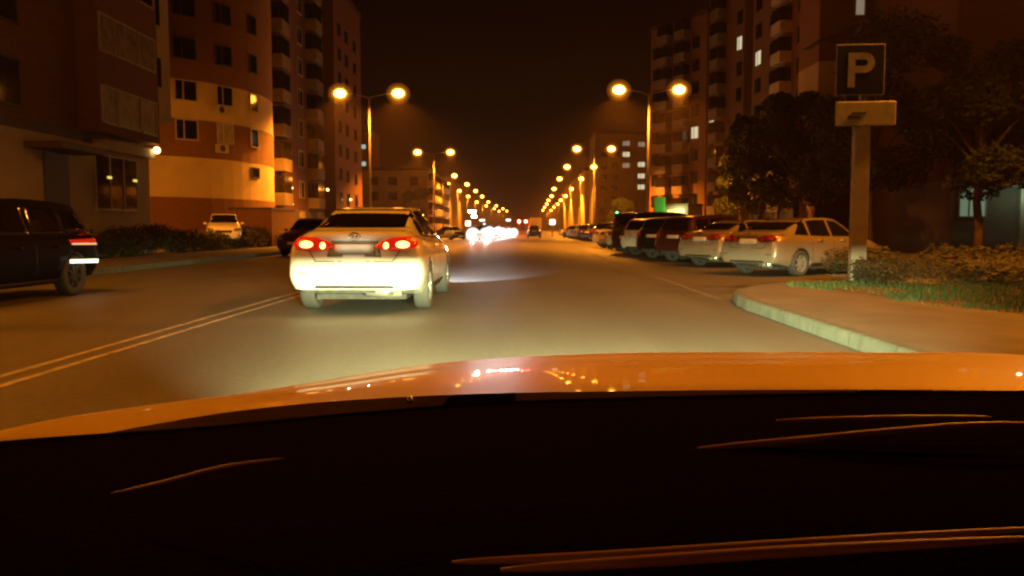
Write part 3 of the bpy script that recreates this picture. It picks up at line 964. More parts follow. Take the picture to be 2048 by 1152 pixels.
# --- left corner building, nearest
fx = -17.0
B1 = block('corner_building', [(-17, 36.8), (-17, 2), (-34, 2), (-34, 36.8)][::-1],
           [(0, 4.58, 'pale'), (4.58, 4.95, 'roof'), (4.95, 26, 'brown')], 'brown corner apartment building with pale ground floor, at the left edge')
fr1 = wall_frame((-17, 2), (-17, 36.8))         # outward +x
bm = bmesh.new()
oriented(bm, *fr1[:3], 29.0, 34.2, .0, .8, 4.96, 24)
bay = obj('bay', bm, M['brown'], B1)
for k in range(6):
    z = 5.35 + k * 2.75
    for a, w in ((29.25, 1.1), (30.45, 1.9), (32.45, 1.4)):
        window(fr1, a, z, w, 1.35, 'bglass' if k < 2 else 'glass', B1, o=.8, mull=0)
for k in range(1, 7):
    z = 2.6 + k * 2.75
    for a in (8.0, 13.5, 18.5, 23.5):
        if not (24 < a < 34):
            window(fr1, a, z, 1.9, 1.5, 'glass', B1, mull=1, frame='dframe')
bm = bmesh.new()
oriented(bm, *fr1[:3], 34.25, 35.9, .0, .62, 6.1, 25)
corner = obj('corner_column', bm, M['cream'], B1)
for k in range(5):
    bm = bmesh.new(); oriented(bm, *fr1[:3], 34.26, 34.9, .63, .66, 7.6 + k * 2.75, 8.9 + k * 2.75)
    obj('loggia_opening', bm, M['glass'], B1)
bm = bmesh.new(); oriented(bm, *fr1[:3], 26.6, 28.2, -.02, .03, .15, 3.95)
obj('doorway', bm, M['dark'], B1)
bm = bmesh.new(); oriented(bm, *fr1[:3], 25.5, 28.6, .0, 1.3, 3.97, 4.2)
obj('porch_canopy', bm, M['roof'], B1)
window(fr1, 30.1, 2.0, 3.4, 2.15, 'glass', B1, mull=2)
bm = bmesh.new(); oriented(bm, *fr1[:3], 30.0, 34.4, .0, .5, 4.35, 4.75)
obj('shop_fascia', bm, M['pale'], B1)
for a in (31.0, 33.2):
    bm = bmesh.new(); oriented(bm, *fr1[:3], a, a + .3, .02, .06, 3.25, 3.35)
    obj('shop_lamp', bm, M['shoplit'], B1)  # small glowing bars on the pane, standing in for reflections of lamps
bm = bmesh.new(); bmesh.ops.create_uvsphere(bm, u_segments=10, v_segments=6, radius=.16, matrix=Matrix.Translation((-16.3, 36.1, 4.7)))
fl_ = obj('facade_lamp', bm, M['facadelamp'], B1)
yl = point('facade_light', (-16.3, 36.6, 4.7), 5200, SODIUM, .1, fl_, 'SPOT')
yl.data.energy = 3200
yl.data.spot_size = R(100); yl.data.spot_blend = .9
yl.rotation_euler = (R(73), 0, R(14))

# --- curved building
def curved(name, cx, cyy, rad, bands, label):
    root = empty(name, (cx, cyy, 0), 0, label, 'apartment building')
    n = 72
    for z0, z1, mk, rr in bands:
        bm = bmesh.new()
        lo = [bm.verts.new(((rad + rr) * math.cos(2 * math.pi * k / n), (rad + rr) * math.sin(2 * math.pi * k / n), z0)) for k in range(n)]
        hi = [bm.verts.new((v.co.x, v.co.y, z1)) for v in lo]
        for k in range(n):
            bm.faces.new((lo[k], lo[(k + 1) % n], hi[(k + 1) % n], hi[k]))
        bm.faces.new(lo[::-1]); bm.faces.new(hi)
        o = obj('wall', bm, M[mk], root)
    return root
CX, CY, CR = -27.9, 57.0, 10.0
B2 = curved('curved_building', CX, CY, CR, [(0, 3.15, 'brown', .03), (3.15, 5.65, 'cream', 0), (5.65, 8.0, 'brown', .02), (8.0, 10.4, 'cream', 0), (10.4, 26, 'brown', .02), (26, 26.6, 'roof', .2)],
            'round brown and cream apartment building past the corner building')
def cwin(px_ang, z, w, h, pane='glass', parent=None, frame='frame', mull=1):
    # angle about the cylinder's axis
    a = R(px_ang)
    n = Vector((math.cos(a), math.sin(a), 0)); d = Vector((-n.y, n.x, 0))
    p0 = n * (CR + .02) - d * (w / 2)
    return window((p0, d, n, w), 0, z, w, h, pane, parent or B2, o=0.02, mull=mull, frame=frame)
# seen from the street the face covers angles about -85 .. -17 degrees
for a, w in ((-60, 1.3), (-44, 1.3), (-28.5, 1.2), (-12, .85)):
    for i, z in enumerate((6.75, 9.15, 11.7, 14.3, 16.9)):
        cwin(a, z, w, 1.15, 'bglass' if (a == -28.5 and i == 0) else 'glass', mull=1 if w > 1.1 else 0, frame='frame' if i < 2 else 'dframe')
cwin(-12, 4.7, .9, .6, 'litdim' if False else 'glass', frame='dframe', mull=0)
def acunit(ang, z):
    a = R(ang); n = Vector((math.cos(a), math.sin(a), 0)); d = Vector((-n.y, n.x, 0))
    bm = bmesh.new(); oriented(bm, n * (CR + .02) - d * .4, d, n, 0, .8, .04, .36, z, z + .55)
    a_ = obj('air_conditioner', bm, M['ac'], B2)
    bm = bmesh.new()
    c = n * (CR + .385) - d * .08 + Vector((0, 0, z + .275))
    tube(bm, c, c + n * .02, .21, .21, 16)
    obj('fan_grille', bm, M['dframe'], a_)
acunit(-31, 6.05); acunit(-31, 8.5)
# low annex to its right
BA = block('annex', [(-17.8, 49), (-15.2, 49), (-15.2, 54), (-17.8, 54)], [(0, 2.35, 'brown')], 'low brown annex at the foot of the round building', parapet=.15, cat='annex')

# --- further left blocks
def grid_windows(root, fr, floors, z0, dz, cols, w, h, lit=(), dim=(), frame='dframe', pane='glass', mull=1):
    for j in range(floors):
        for i, s in enumerate(cols):
            pn = 'lit' if (i, j) in lit else 'litdim' if (i, j) in dim else pane
            window(fr, s, z0 + j * dz, w, h, pn, root, mull=mull, frame=frame)
L3 = block('apartment_block', [(-38, 64), (-21, 64), (-21, 86), (-38, 86)], [(0, 3.0, 'grey'), (3.0, 30, 'brick')], 'dark brick apartment block behind the round building')
f = wall_frame((-21, 64), (-21, 86))
grid_windows(L3, f, 9, 1.3, 2.9, (1.2, 7.5, 12.5, 19), 1.6, 1.5, lit=((1, 6),), frame='frame')
for k in range(8):
    balcony(f, 4.0, 6.4, 3.2 + 2.9 * k, 1.1, 2.5, 'grey', L3)
    balcony(f, 15.5, 18.0, 3.2 + 2.9 * k, 1.1, 2.5, 'grey', L3)
f = wall_frame((-38, 64), (-21, 64))
grid_windows(L3, f, 9, 1.3, 2.9, (10.5, 14.2), 1.4, 1.6, lit=((0, 4), (1, 5)))
L4 = block('apartment_tower', [(-34, 96), (-22, 96), (-22, 112), (-34, 112)], [(0, 30, 'brick')], 'tall brick tower behind the dark brick block on the left')
f = wall_frame((-22, 96), (-22, 112))
grid_windows(L4, f, 9, 1.3, 2.9, (2, 6, 11), 1.6, 1.5)
f = wall_frame((-34, 96), (-22, 96))
grid_windows(L4, f, 9, 1.3, 2.9, (2, 5, 9), 1.6, 1.5, frame='frame')
L5 = block('apartment_tower', [(-44, 190), (-35.5, 190), (-35.5, 204), (-44, 204)], [(0, 24, 'brick')], 'distant dark tower with two columns of cool lit windows')
f = wall_frame((-44, 190), (-35.5, 190))
for j in range(7):
    for i, s in enumerate((4.7, 6.7)):
        if (i, j) in ((0, 1), (0, 5), (1, 5)) and random.random() < .4: continue
        window(f, s, 8.0 + j * 2.0, .95 if i else .6, 1.0, 'litcool', L5, mull=0, frame='dframe')
L6 = block('apartment_block', [(-30, 150), (-17.2, 150), (-17.2, 190), (-30, 190)], [(0, 12, 'cream')], 'pale low block beside the distant left lamps')
f = wall_frame((-17.2, 150), (-17.2, 190))
for k in range(10):
    for j in range(4):
        balcony(f, 1 + k * 3.9, 3 + k * 3.9, 1.2 + j * 2.7, .8, 2.3, 'pale', L6)
f = wall_frame((-30, 150), (-17.2, 150))
grid_windows(L6, f, 4, 1.2, 2.7, (2, 5.5, 9.5), 1.5, 1.4)
L7 = block('apartment_block', [(-36, 215), (-20, 215), (-20, 300), (-36, 300)], [(0, 15, 'grey')], 'grey block farthest away on the left side')
grid_windows(L7, wall_frame((-36, 215), (-20, 215)), 5, 1.2, 2.7, (3, 7, 11), 1.5, 1.4, lit=((1, 3),))

# --- right side
R1 = block('apartment_block', [(18.3, 114), (23.9, 104.5), (34, 110), (30, 124)], [(0, 3, 'cream'), (3, 28.6, 'brown')], 'brown apartment block behind the first right lamp')
f = wall_frame((18.3, 114), (23.9, 104.5))
L = f[3]
grid_windows(R1, f, 9, 1.4, 2.9, (.5, 8.4), 1.3, 1.5, lit=((1, 4),))
for k in range(9):
    balcony(f, 2.6, 4.6, 2.9 + 2.9 * k, 1.2, 2.4, 'grey', R1)
    balcony(f, 6.0, 8.0, 2.9 + 2.9 * k, 1.2, 2.4, 'grey', R1)
R2 = block('stepped_block', [(23.4, 101), (25.5, 93), (36, 95), (34, 107)], [(0, 3, 'cream'), (3, 29.5, 'brown')], 'brown block with pale balconies in the middle of the right row')
f = wall_frame((23.4, 101), (25.5, 93))
grid_windows(R2, f, 9, 1.4, 2.9, (.4, 6.7), 1.1, 1.5, lit=((0, 4), (1, 7)))
for k in range(9):
    balcony(f, 2.2, 4.2, 2.9 + 2.9 * k, 1.2, 2.4, 'grey', R2)
f = wall_frame((25.5, 93), (36, 95))
R3 = block('near_block', [(25.6, 90), (27.5, 64), (44, 66), (42, 92)], [(0, 3, 'grey'), (3, 30, 'brown')], 'large dark brown block behind the trees on the right')
f = wall_frame((25.6, 90), (27.5, 64))
grid_windows(R3, f, 9, 1.4, 2.9, (1, 5, 12, 22), 1.6, 1.5, lit=((0, 3), (0, 6)))
for k in range(9):
    balcony(f, 8.2, 10.6, 2.9 + 2.9 * k, 1.2, 2.4, 'cream', R3)
    balcony(f, 15.6, 18.2, 2.9 + 2.9 * k, 1.2, 2.4, 'brick', R3, glazed=False)
f = wall_frame((27.5, 64), (44, 66))
grid_windows(R3, f, 9, 1.4, 2.9, (1, 4, 8, 12), 1.6, 1.5, frame='dframe')
window(f, 1.4, 14.3, 1.5, 1.1, 'lit', R3, o=.03, mull=1)
# gabled house-front nearer
R4 = block('gabled_building', [(17.9, 49), (21.3, 49), (21.3, 52.5), (17.9, 52.5)], [(0, 6.5, 'brick'), (6.5, 11.2, 'cream'), (11.2, 20, 'brown')], 'narrow orange-walled building with a gable canopy behind the parking sign')
f = wall_frame((17.9, 49), (21.3, 49))
bm = bmesh.new()
a_ = [(17.4, 48.2, 12.2), (21.9, 48.2, 12.2), (20.9, 48.2, 13.6), (17.4, 50.5, 12.2), (21.9, 50.5, 12.2), (20.9, 50.5, 13.6)]
v = [bm.verts.new(p) for p in a_]
for q in ((0, 1, 2), (3, 5, 4), (0, 2, 5, 3), (1, 4, 5, 2), (0, 3, 4, 1)):
    bm.faces.new([v[i] for i in q])
obj('gable_canopy', bm, M['roof'], R4)
for z in (6.3, 8.2, 10.0):
    window(f, 1.7, z, 1.1, 1.1, 'glass', R4, mull=0)
for z in (7.0, 8.6):
    bm = bmesh.new(); oriented(bm, *f[:3], 0.02, 1.5, .02, .5, z, z + .06); obj('balcony_rail', bm, M['ac'], R4)
window(f, 2.25, 10.95, .35, 1.1, 'litdim', R4, o=.03, mull=0)
window(f, 2.1, 13.9, .5, 1.6, 'litdim', R4, o=.03, mull=0)
# entrance building far right
R5 = block('entrance_building', [(19.2, 36), (44, 30), (46, 44), (21.2, 50)], [(0, 3.4, 'grey'), (3.4, 22, 'brick')], 'dark building behind the right-hand trees with a greenish lit entrance')
f = wall_frame((19.2, 36), (44, 30))
grid_windows(R5, f, 7, 4.6, 2.9, (3.5, 9.5, 14, 19), 1.5, 1.5)
# R5 entrance: lit glazed door with porch and columns
window(f, .35, 1.75, 1.0, 1.2, 'litentry', R5, o=.02, mull=1, frame='frame')
bm = bmesh.new(); oriented(bm, *f[:3], -.4, 2.2, .0, 1.4, 3.0, 3.2); obj('porch_roof', bm, M['ac'], R5)
bm = bmesh.new(); oriented(bm, *f[:3], 2.6, 3.1, .02, .5, 0, 2.9); obj('porch_column', bm, M['pale'], R5)
# far block with lit windows
R6 = block('far_block', [(15.8, 170), (26.2, 170), (26.2, 184), (15.8, 184)], [(0, 21, 'grey')], 'far block with bright square windows beside the first right lamp pole')
f = wall_frame((15.8, 170), (26.2, 170))
for z, s, pn in ((18.6, 5.8, 'litdim'), (18.4, 9.0, 'litdim'), (16.3, 5.8, 'lit'), (14.0, 5.8, 'litdim'), (14.2, 9.0, 'lit'), (11.8, 9.0, 'lit'), (9.5, 9.0, 'lit')):
    window(f, s, z, 1.45, 1.0, pn, R6, mull=1, frame='dframe')
for j in range(7):
    for s in (1.2, 3.5): window(f, s, 2.2 + 2.35 * j, 1.3, 1.0, 'glass', R6, frame='dframe')
R7 = block('far_block', [(16.5, 205), (30, 205), (30, 300), (16.5, 300)], [(0, 16, 'cream')], 'cream block farthest away on the right side')
grid_windows(R7, wall_frame((16.5, 205), (30, 205)), 5, 1.2, 2.9, (2, 5, 8.5, 11), 1.4, 1.4)
fR7 = wall_frame((16.5, 300), (16.5, 205))

# shop kiosk with green and yellow light
K = block('kiosk', [(14.6, 88), (17.6, 84.5), (19.5, 86), (16.5, 90)], [(0, 3.6, 'grey')], 'small shop with green and yellow lit front past the parked cars', parapet=.25, cat='shop')
f = wall_frame((14.6, 88), (17.6, 84.5))
bm = bmesh.new(); oriented(bm, *f[:3], .3, 1.6, .01, .2, 1.6, 4.6); obj('green_sign', bm, M['greenlit'], K)
window(f, 1.9, 1.5, 2.3, 1.7, 'shoplit', K, mull=2)
point('kiosk_light', (16.0, 84.6, 3.0), 350, (0.9, 1.0, .35), .15, None)
bpy.data.objects['kiosk_light'].parent = K
point('porch_light', (21.3, 34.3, 2.7), 12, (.6, 1.0, .7), .1, None)
bpy.data.objects['porch_light'].parent = R5

# ------------------------------------------------------------------ parking sign
S = empty('parking_sign', (6.72, 16.0, .146), R(-4), 'tall parking sign on a thick post, blue P panel over a cream panel', 'sign')
newbox('post', (-.15, .15, -.09, .09, 0, 3.25), M['post'], S, bev=.015)
newbox('sign_panel', (-.54, .34, -.15, -.091, 2.72 + .93, 2.72 + 1.87), M['signblue'], S, bev=.01)
newbox('post_top', (-.06, .06, -.09, .03, 3.252, 4.5), M['pole'], S)
pf = newbox('panel_rim', (-.56, .36, -.13, -.10, 2.72 + .91, 2.72 + 1.89), M['signwhite'], S, bev=.01)
bm = bmesh.new()
# letter P as geometry
def letterP(bm, x, z, h, w, t, y0, y1):
    box(bm, x, x + t, y0, y1, z, z + h)
    n = 12; r = h * .29
    cx_, cz_ = x + w - r, z + h - r
    outer = [(x + t, z + h)] + [(cx_ + r * math.sin(a), cz_ + r * math.cos(a)) for a in [math.pi * k / n for k in range(n + 1)]] + [(x + t, z + h - 2 * r)]
    ri = r - t
    inner = [(x + t, z + h - t)] + [(cx_ + ri * math.sin(a), cz_ + ri * math.cos(a)) for a in [math.pi * k / n for k in range(n + 1)]] + [(x + t, z + h - 2 * r + t)]
    for i in range(len(outer) - 1):
        q = [outer[i], outer[i + 1], inner[i + 1], inner[i]]
        a4 = [bm.verts.new((p[0], y0, p[1])) for p in q]; b4 = [bm.verts.new((p[0], y1, p[1])) for p in q]
        bm.faces.new(a4); bm.faces.new(b4[::-1])
        for k in range(4):
            bm.faces.new((a4[k], a4[(k + 1) % 4], b4[(k + 1) % 4], b4[k]))
letterP(bm, -.34, 3.78, .66, .5, .13, -.162, -.151)
obj('letter_p', bm, M['signwhite'], S)
newbox('lower_panel', (-.55, .60, -.15, -.091, 3.04, 3.52), mat('cream panel', (.28, .26, .17), .8, var=.2), S, bev=.03)
bm = bmesh.new()
box(bm, -.32, -.08, -.162, -.151, 3.17, 3.24); box(bm, -.25, .02, -.162, -.151, 3.27, 3.3)
obj('lower_symbol', bm, M['dark'], S)

# ------------------------------------------------------------------ signals and far lights
def signal(x, y, z, col, label, name='traffic_light'):
    r = empty(name, (x, y, 0), 0, label, 'traffic light')
    bm = bmesh.new(); tube(bm, (0, 0, 0), (0, 0, z + .4), .07, .06, 10); obj('pole', bm, M['pole'], r)
    newbox('housing', (-.17, .17, -.22, -.07, z - .75, z + .25), M['dark'], r, bev=.02)
    bm = bmesh.new(); bmesh.ops.create_uvsphere(bm, u_segments=14, v_segments=8, radius=.17, matrix=Matrix.Translation((0, -.24, z)))
    lens = obj('signal_lens', bm, M[col], r, True)
    return r, lens
for x, lab in ((-.18, 'red traffic signal over the road, the left of a close pair'), (1.1, 'red traffic signal over the road, the right of a close pair')):
    r_, ln_ = signal(x, 152, 2.6, 'redlamp', lab)
    bpy.data.objects[ln_.name].scale = (1.6, 1, 1.6); ln_.location = (0, -.05, -1.56)
    point('signal_light', (0, -.6, 2.6), 900, (1.0, .03, .02), .1, r_)
signal(12.4, 103, 3.2, 'greenlamp', 'green traffic signal on a thin pole past the parked cars')

def flood(x, y, z, label, w=.5, power=0, m='whitelamp'):
    r = empty('floodlight', (x, y, 0), 0, label, 'floodlight')
    bm = bmesh.new(); tube(bm, (0, 0, 0), (0, 0, z), .09, .06, 10); obj('pole', bm, M['pole'], r)
    newbox('housing', (-w - .1, w + .1, -.1, .3, z - .35, z + .35), M['dframe'], r, bev=.04)
    newbox('lens', (-w, w, -.16, -.102, z - .25, z + .25), M[m], r, bev=.02)
    if power: point('flood_light', (0, -.5, z), power, (1.0, .85, .5), .2, r)
    return r
flood(-11.3, 190, 5.3, 'bright white floodlight low among the distant left lamps', .8, 500)
flood(-10.6, 186, 4.1, 'second white floodlight just below the brightest one', .5)
def lightbox(x, y, z, w, h, label):
    r = empty('light_box_sign', (x, y, 0), 0, label, 'sign')
    bm = bmesh.new(); tube(bm, (0, 0, 0), (0, 0, z - h / 2), .08, .08, 10); obj('pole', bm, M['pole'], r)
    newbox('casing', (-w / 2 - .05, w / 2 + .05, -.1, .1, z - h / 2 - .05, z + h / 2 + .05), M['dframe'], r)
    newbox('face', (-w / 2, w / 2, -.13, -.102, z - h / 2, z + h / 2), M['signlit'], r)
lightbox(-7.7, 119, 2.0, .75, .75, 'square white light box on a post left of the oncoming headlights')
lightbox(4.8, 119, 2.2, .8, .75, 'square white light box on a post right of the red signals')
lightbox(-6.6, 140, 2.7, .9, .32, 'wide thin white light box above the oncoming headlights')
lightbox(-6.3, 142, 1.7, .35, .9, 'upright white light box under the wide thin one')
lightbox(-2.0, 138, 2.7, .8, .35, 'white light box left of the red signals')
def wall_lamp(x, y, z, label):
    r = empty('wall_lamp', (x, y, z), 0, label, 'lamp')
    newbox('bracket', (-.3, .0, -.04, .04, -.04, .04), M['pole'], r)
    bm = bmesh.new(); bmesh.ops.create_uvsphere(bm, u_segments=10, v_segments=6, radius=.14, matrix=Matrix.Translation((.1, 0, 0)))
    obj('globe', bm, M['facadelamp'], r, True)
wall_lamp(-20.6, 72, 4.85, 'small lamp on the dark brick block, upper of two at its near corner')
wall_lamp(-20.6, 72.1, 3.4, 'small lamp on the dark brick block, lower of two at its near corner')
wall_lamp(-20.6, 85.6, 5.35, 'small lamp on the dark brick block near its far corner')
wall_lamp(-21.6, 102, 4.9, 'small lamp on the tall brick tower behind the sedan roof')

# ------------------------------------------------------------------ trees, shrubs, grass
def leaf_cloud(bm, centers, n, size, rng):
    for _ in range(n):
        c, r = rng.choice(centers)
        while True:
            p = Vector((rng.uniform(-1, 1), rng.uniform(-1, 1), rng.uniform(-1, 1)))
            if .25 < p.length < 1: break
        p = Vector((p.x * r[0], p.y * r[1], p.z * r[2])) + Vector(c)
        a = Vector((rng.gauss(0, 1), rng.gauss(0, 1), rng.gauss(0, 1))).normalized()
        b = a.orthogonal().normalized()
        s = size * rng.uniform(.6, 1.3)
        q = [p + a * s, p + b * s * .5, p - a * s, p - b * s * .5]
        bm.faces.new([bm.verts.new(x) for x in q])
def tree_meshes(seed, h=8.0, spread=3.0, n=9000, base=2.2):
    rng = random.Random(seed)
    bm = bmesh.new()
    pts = [(0, 0, 0), (.05, .03, base * .5), (-.05, .06, base), (.1, -.05, h * .6), (0, 0, h * .85)]
    pathtube(bm, pts, [.2, .16, .14, .08, .03], 8)
    cl = []
    for k in range(13):
        a = k * 2.4 + rng.uniform(-.4, .4); t = rng.uniform(.0, 1)
        z = base + (h - base) * (.15 + .75 * t)
        rad = spread * (1 - .65 * abs(t - .3)) * rng.uniform(.45, .8)
        e = Vector((math.cos(a) * rad, math.sin(a) * rad, z))
        s0 = Vector((0, 0, base * .85 + (z - base) * .45))
        pathtube(bm, [s0, (s0 + e) / 2 + Vector((0, 0, .2)), e], [.07, .045, .015], 6)
        q = rng.uniform(.7, 1.25)
        cl.append((e, (q * spread * .36, q * spread * .36, q * spread * .30)))
    tr = tomesh('trunk', bm, True)
    bm = bmesh.new()
    leaf_cloud(bm, cl, n, .13, rng)
    return tr, tomesh('crown', bm, recalc=False)
T = [tree_meshes(s, h, sp_, n) for s, h, sp_, n in ((1, 8.5, 3.0, 13000), (2, 7.0, 2.8, 13000), (3, 10.5, 3.6, 11000))]
def tree(k, x, y, sc, rz, label):
    r = empty('tree', (x, y, 0.1), rz, label, 'tree', 'trees along the right side')
    r.scale = (sc, sc, sc)
    link('trunk', T[k][0], M['bark'], r); link('crown', T[k][1], M['leaf'], r)
trees = [(0, 17.3, 30.5, 1.0, 0, 'dark leafy tree directly right of the parking sign'),
         (1, 21.0, 31.5, 1.0, 2, 'dark tree before the entrance building'),
         (2, 15.6, 36, 1.0, 1, 'tall dark tree behind the silver parked saloon'),
         (0, 15.0, 44, 1.05, 4, 'dark tree behind the beige parked saloon'),
         (1, 15.5, 52, 1.15, 3, 'dark tree behind the black parked SUV'),
         (2, 18.2, 57, .9, 5, 'dark tree behind the tall black van'),
         (0, 18.6, 68, .95, 2.4, 'dark tree short of the lit kiosk'),
         (2, 23.5, 27, 1.1, 2.2, 'big tree at the right edge of the view'),
         (1, 19.5, 25.0, 1.15, 5.2, 'low spreading tree at the far right near the grass'),
         (1, 15.0, 118, .8, 1.2, 'small distant tree past the kiosk on the right'),
         (2, -16.6, 128, .75, 3, 'distant tree on the left pavement before the pale low block')]
for t_ in trees: tree(*t_)

def shrub_mesh(seed, L_=3.0, W_=1.2, H_=1.3, n=2600):
    rng = random.Random(seed)
    bm = bmesh.new()
    cl = [((rng.uniform(-L_ / 2, L_ / 2), rng.uniform(-W_ / 3, W_ / 3), H_ * rng.uniform(.3, .62)), (.6, .5, H_ * .42)) for _ in range(9)]
    leaf_cloud(bm, cl, n, .07, rng)
    st = bmesh.new()
    tube(st, (-L_ / 2, 0, .03), (L_ / 2, 0, .03), .04, .03, 6)
    for _ in range(7):
        x, y = rng.uniform(-L_ / 2 + .05, L_ / 2 - .05), rng.uniform(-.02, .02)
        tube(st, (x, y, 0), (x + rng.uniform(-.2, .2), y, H_ * .7), .02, .008, 5)
    return tomesh('foliage', bm, recalc=False), tomesh('stems', st)
SH = [shrub_mesh(s) for s in (11, 12, 13)]
def shrub(k, x, y, rz, sc, label, group, z=0.0, m='hedge'):
    r = empty('shrub', (x, y, z), rz, label, 'shrub', group)
    r.scale = sc
    link('foliage', SH[k][0], M[m], r); link('stems', SH[k][1], M['bark'], r)
HO = ['nearest to us', 'second from our end', 'third from our end', 'fourth from our end', 'fifth from our end', 'sixth from our end', 'fourth from the far end', 'third from the far end', 'second from the far end', 'at the far end']
i = 0
gl = 'shrubs in the hedge along the left pavement'
for y in (20, 23, 26, 29, 32, 35, 38, 41.5, 45, 49):
    shrub(i % 3, -15.6 + .2 * math.sin(y), y, R(90) + .1 * math.sin(i * 2), (1.1, 1.2, .95 + .12 * math.sin(i * 1.7)), f'low dark shrub in the hedge along the left pavement, {HO[i]}', gl, z=.1)
    i += 1
gr = 'shrubs behind the verge on the right'
for x, y, w_ in ((7.15, 15.2, 'dark shrub hiding the foot of the parking sign'), (8.6, 17.9, 'brown shrub just behind the foot of the parking sign'), (11.3, 18.1, 'brown shrub one step right of the parking sign shrub'), (14.0, 18.0, 'brown shrub in the middle of the back row right of the sign'),
                (17.0, 17.4, 'brown shrub fourth along the back row behind the verge'), (19.8, 16.6, 'brown shrub ending the back row at the right edge'), (10.2, 15.6, 'brown shrub nearer us, right beside the grass'), (13.4, 15.4, 'brown shrub nearer us at the right edge of the grass')):
    k = i % 3
    shrub(k, x, y, R(5) + .2 * math.sin(i), (.42 if x < 7.5 else 1.05, 1.1, .52 + .08 * math.sin(i * 2.3)), 'low ' + w_, gr, z=.12)
    i += 1

def island_right(y):
    return 5.2 + max(0, (13.5 - y)) * .0
bm = bmesh.new(); rng = random.Random(5)
cnt = 0
while cnt < 26000:
    y = rng.uniform(6.5, 15.4); x = rng.uniform(4.6, 16)
    edge = 4.9 + max(0, 15.3 - y) * .18 + .25 * math.sin(y * 2.1) + (0 if y < 14.8 else (y - 14.8) * 1.4)
    if x < edge: continue
    if noise.noise(Vector((x * .6, y * .6, 0))) < -.25 and rng.random() < .85: continue
    hgt = rng.uniform(.03, .11); a = rng.uniform(0, 6.28); w = .012
    dx, dy = math.cos(a) * w, math.sin(a) * w
    lx, ly = rng.uniform(-.05, .05), rng.uniform(-.05, .05)
    bm.faces.new([bm.verts.new(p) for p in ((x - dx, y - dy, .14), (x + dx, y + dy, .14), (x + lx, y + ly, .146 + hgt))])
    cnt += 1
g_ = obj('grass', bm, M['grass'])
tag(g_, 'short green grass on the verge by the right pavement', 'grass', kind='stuff')
sheet('verge', [(5.1, 15.0), (5.3, 13.6), (5.6, 12), (6.1, 10), (6.6, 6), (28, 6), (28, 15.4)], .152, M['ground'])

# ------------------------------------------------------------------ our own car
OWN = empty('car', (0.45, 0, 0), 0, 'yellow car we look out of, its bonnet and dark dashboard along the bottom', 'car')
def catc(pts, n=8):
    out = []
    for i in range(len(pts) - 1):
        for s in range(n):
            out.append(tuple(catmull(pts[max(i - 1, 0)], pts[i], pts[i + 1], pts[min(i + 2, len(pts) - 1)], s / n)))
    out.append(tuple(pts[-1]))
    return out
ox = -.45
# crest of the bonnet, where it is seen against the road (left to right), and the line where it meets the cowl
rim = [(-.60, .70, .955), (-.53, .82, .970), (-.505, 1.10, .932), (-.41, 1.46, .883), (-.15, 1.72, .884), (.20, 1.84, .886), (.53, 1.87, .885), (.85, 1.85, .888), (1.12, 1.76, .899), (1.34, 1.5, .90), (1.42, 1.1, .915), (1.46, .80, .93)]
cowl = [(-.60, .62, .93), (-.50, .74, .962), (-.42, .86, .963), (-.30, .97, .962), (-.10, 1.04, .962), (.18, 1.07, .962), (.50, 1.08, .962), (.80, 1.07, .96), (1.02, 1.02, .955), (1.2, .92, .95), (1.36, .80, .945), (1.44, .68, .93)]
nose = [(-.62, .72, .70), (-.60, .95, .68), (-.58, 1.3, .66), (-.50, 1.85, .62), (-.2, 2.15, .60), (.2, 2.27, .60), (.53, 2.30, .60), (.85, 2.27, .60), (1.15, 2.12, .60), (1.42, 1.8, .62), (1.5, 1.3, .66), (1.52, .95, .68)]
rim, cowl, nose = catc(rim), catc(cowl), catc(nose)
bm = bmesh.new()
rows = []
nv = 12
for j in range(nv + 1):
    t = j / nv
    row_ = []
    for a, b in zip(cowl, rim):
        p = Vector(a).lerp(Vector(b), t)
        p.z += .012 * math.sin(math.pi * t)
        row_.append(bm.verts.new((p.x + ox, p.y, p.z)))
    rows.append(row_)
for t in (.08, .22, .42, .68, 1.0):
    row_ = []
    for a, b in zip(rim, nose):
        a, b = Vector(a), Vector(b)
        c = math.sin(t * math.pi / 2)
        p = Vector((a.x + (b.x - a.x) * c, a.y + (b.y - a.y) * c, a.z + (b.z - a.z) * (1 - math.cos(t * math.pi / 2))))
        row_.append(bm.verts.new((p.x + ox, p.y, p.z)))
    rows.append(row_)
for a, b in zip(rows, rows[1:]):
    for k in range(len(a) - 1):
        bm.faces.new((a[k], a[k + 1], b[k + 1], b[k]))
bon = obj('bonnet', bm, M['yellow'], OWN, True)
# front bumper and fenders below the bonnet
bm = bmesh.new()
lo = [bm.verts.new((p[0] + ox, p[1] + .02, p[2])) for p in nose]
l2 = [bm.verts.new((p[0] + ox, p[1] + .10, .45)) for p in nose]
l3 = [bm.verts.new((p[0] + ox, p[1] + .02, .22)) for p in nose]
for a, b in ((lo, l2), (l2, l3)):
    for k in range(len(a) - 1):
        bm.faces.new((a[k], a[k + 1], b[k + 1], b[k]))
obj('front_bumper', bm, M['yellow'], OWN, True)
